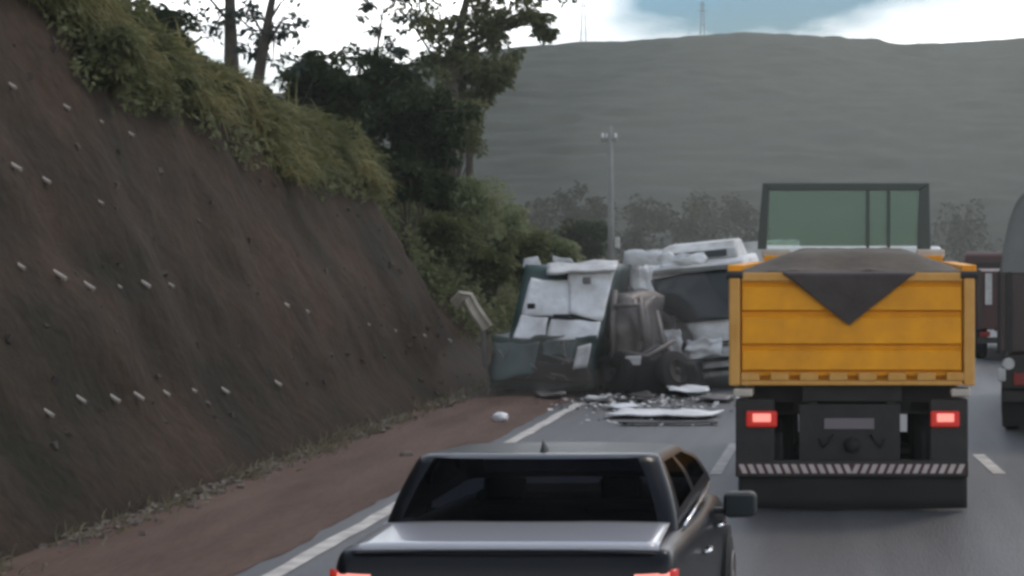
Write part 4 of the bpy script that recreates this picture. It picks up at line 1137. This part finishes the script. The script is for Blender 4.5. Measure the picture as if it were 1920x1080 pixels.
wq = wheel(t, q(1158,0).x, -0.05, 0.40, 0.24, -1, rim='chassis'); wq.rotation_euler = (0, 0.3, 0.9)
wq = wheel(t, q(1262,0).x, 0.1, 0.40, 0.24, 1, rim='chassis'); wq.rotation_euler = (0, -0.25, -0.7)

# bent guard rail end lying on the bank
h = P(880, 580, 36.4)
t = thing('guard_rail', 'crumpled pale guard rail end bent up against the bank', 'guard rail', (h.x, h.y, 0))
def gr(px, py, dy): return P(px, py, 36.4+dy) - Vector((h.x, h.y, 0))
path = [gr(852,572,.25), gr(866,556,.1), gr(878,558,0), gr(888,578,0), gr(900,596,0), gr(914,616,.05)]
mb = MB(); vs = []
for i, p in enumerate(path):
    d = (path[min(i+1,5)]-path[max(i-1,0)]).normalized(); n_ = d.cross(Vector((0,1,0))).normalized()
    for k, (o1, o2) in enumerate(((-.15,0),(-.09,-.05),(-.03,0),(.03,0),(.09,-.05),(.15,0))):
        vs.append(p + n_*o1*0.85 + Vector((0,o2,0)))
mb.add(vs, [(i*6+k, i*6+k+1, (i+1)*6+k+1, (i+1)*6+k) for i in range(5) for k in range(5)])
mb.build('beam', M['pale_metal'], t, solid=0.012)
MB().tube([gr(905,600,.12), gr(910,690,.0)], 0.05, 8).build('post', M['grey_metal'], t)

# ------------------------------------------------------------------ debris on the road
DG = 'debris scattered before the wrecks'
def debris(label, px, py, lx_, ly_, th, m, rz, seed, name='debris_panel', lift=0.02):
    Yd = F*CH/(py-VY); p = P(px, py, Yd); p.z = 0
    n = 8
    def fn(u, v):
        x = (u-.5)*lx_; y = (v-.5)*ly_
        return (x + 0.05*nz3((x*2,y*2,seed)), y + 0.08*nz3((x*2.3,y*2.3,seed+3)), lift + th + 0.5*th + th*2.5*abs(nz3((x*1.7,y*1.7,seed+6))))
    o = MB().grid(fn, n, n).build(name, M[m], None, smooth=True, solid=min(0.02, th))
    o.location = p; o.rotation_euler = (0,0,R(rz))
    return tag(o, label, 'debris', DG)
debris('long white panel lying flat on the road before the white truck', 1245, 782, 1.7, 1.0, 0.03, 'white_wreck', -12, 1)
debris('dark torn sheet on the road under the twisted chassis', 1195, 752, 0.55, 0.8, 0.05, 'chassis', 20, 2)
debris('small pale scrap on the road left of the dark torn sheet', 1122, 754, 0.35, 0.7, 0.04, 'white_dirty', 0, 3)
debris('pale plate on the road at the foot of the white truck', 1290, 742, 0.75, 1.1, 0.06, 'white', 8, 4)
debris('long grey strip on the road close to the yellow truck', 1340, 752, 0.6, 0.9, 0.03, 'grey_metal', -5, 5)
debris('grey scrap beside the edge line near the van', 1030, 748, 0.5, 0.9, 0.05, 'grey_metal', 15, 6)
debris('white scrap in front of the torn sheet by the edge line', 1168, 768, 0.5, 0.7, 0.025, 'white', 30, 7)
debris('thin dark strip just nearer than the long white panel', 1255, 797, 1.5, 0.22, 0.02, 'chassis', 3, 8)

mb = MB()
for i in range(420):
    px = random.gauss(1200, 95); py = 742 + abs(random.gauss(0, 22))
    p = P(px, py, F*CH/(py-VY)); r = random.uniform(0.015, 0.07)
    if p.x < -6.6: continue
    a = random.uniform(0, 6.28); up = random.uniform(0.2, 0.8)*r
    vs = [Vector((p.x + r*math.cos(a+q)*random.uniform(.5,1.2), p.y + r*math.sin(a+q)*random.uniform(.5,1.2), 0.012 + up*(q > 2))) for q in (0, 1.7, 3.3, 4.8)]
    mb.add(vs, [(0,1,2,3)])
struct(mb.build('litter', M['white_dirty']), 'stuff')

# ------------------------------------------------------------------ air
def volume(name, dens, col, anis=0.1, noisy=None):
    m = bpy.data.materials.new(name); m.use_nodes = True; t_ = m.node_tree; t_.nodes.clear()
    o = t_.nodes.new('ShaderNodeOutputMaterial'); v = t_.nodes.new('ShaderNodeVolumePrincipled')
    v.inputs['Color'].default_value = (*col, 1); v.inputs['Density'].default_value = dens; v.inputs['Anisotropy'].default_value = anis
    t_.links.new(v.outputs[0], o.inputs['Volume'])
    return m
hz = MB().box(-900, 900, -150, 950, -1.03, 62).build('haze', volume('haze_air', 0.0011, (0.44,0.475,0.43)))
struct(hz, 'stuff')

def puff(name, c, r, dens, col):
    bm = bmesh.new(); bmesh.ops.create_icosphere(bm, subdivisions=4, radius=1.0)
    for v in bm.verts:
        k = 1 + 0.22*nz3(v.co*1.6 + Vector(c)) ; v.co = Vector((v.co.x*r[0]*k, v.co.y*r[1]*k, v.co.z*r[2]*k))
        v.co.z = max(v.co.z, 0.02 - c[2])
    me = bpy.data.meshes.new(name); bm.to_mesh(me); bm.free()
    me.materials.append(volume(name + '_air', dens, col))
    o = bpy.data.objects.new(name, me); COL.objects.link(o); o.location = c
    return struct(o, 'stuff')
puff('smoke', (34, 190, 20), (62, 60, 31), 0.0009, (0.56,0.59,0.52))
puff('smoke', (2, 150, 8), (24, 38, 18), 0.0012, (0.58,0.60,0.53))
puff('smoke', (7, 125, 7), (24, 45, 15), 0.0020, (0.60,0.62,0.55))
puff('smoke', (-3, 68, 3), (15, 16, 9), 0.009, (0.44,0.44,0.40))
puff('dust', (-4.2, 36.2, 1.1), (1.9, 2.6, 1.5), 0.04, (0.55,0.50,0.47))
puff('dust', (-6.0, 34.2, 0.5), (1.5, 1.2, 0.8), 0.10, (0.55,0.51,0.48))
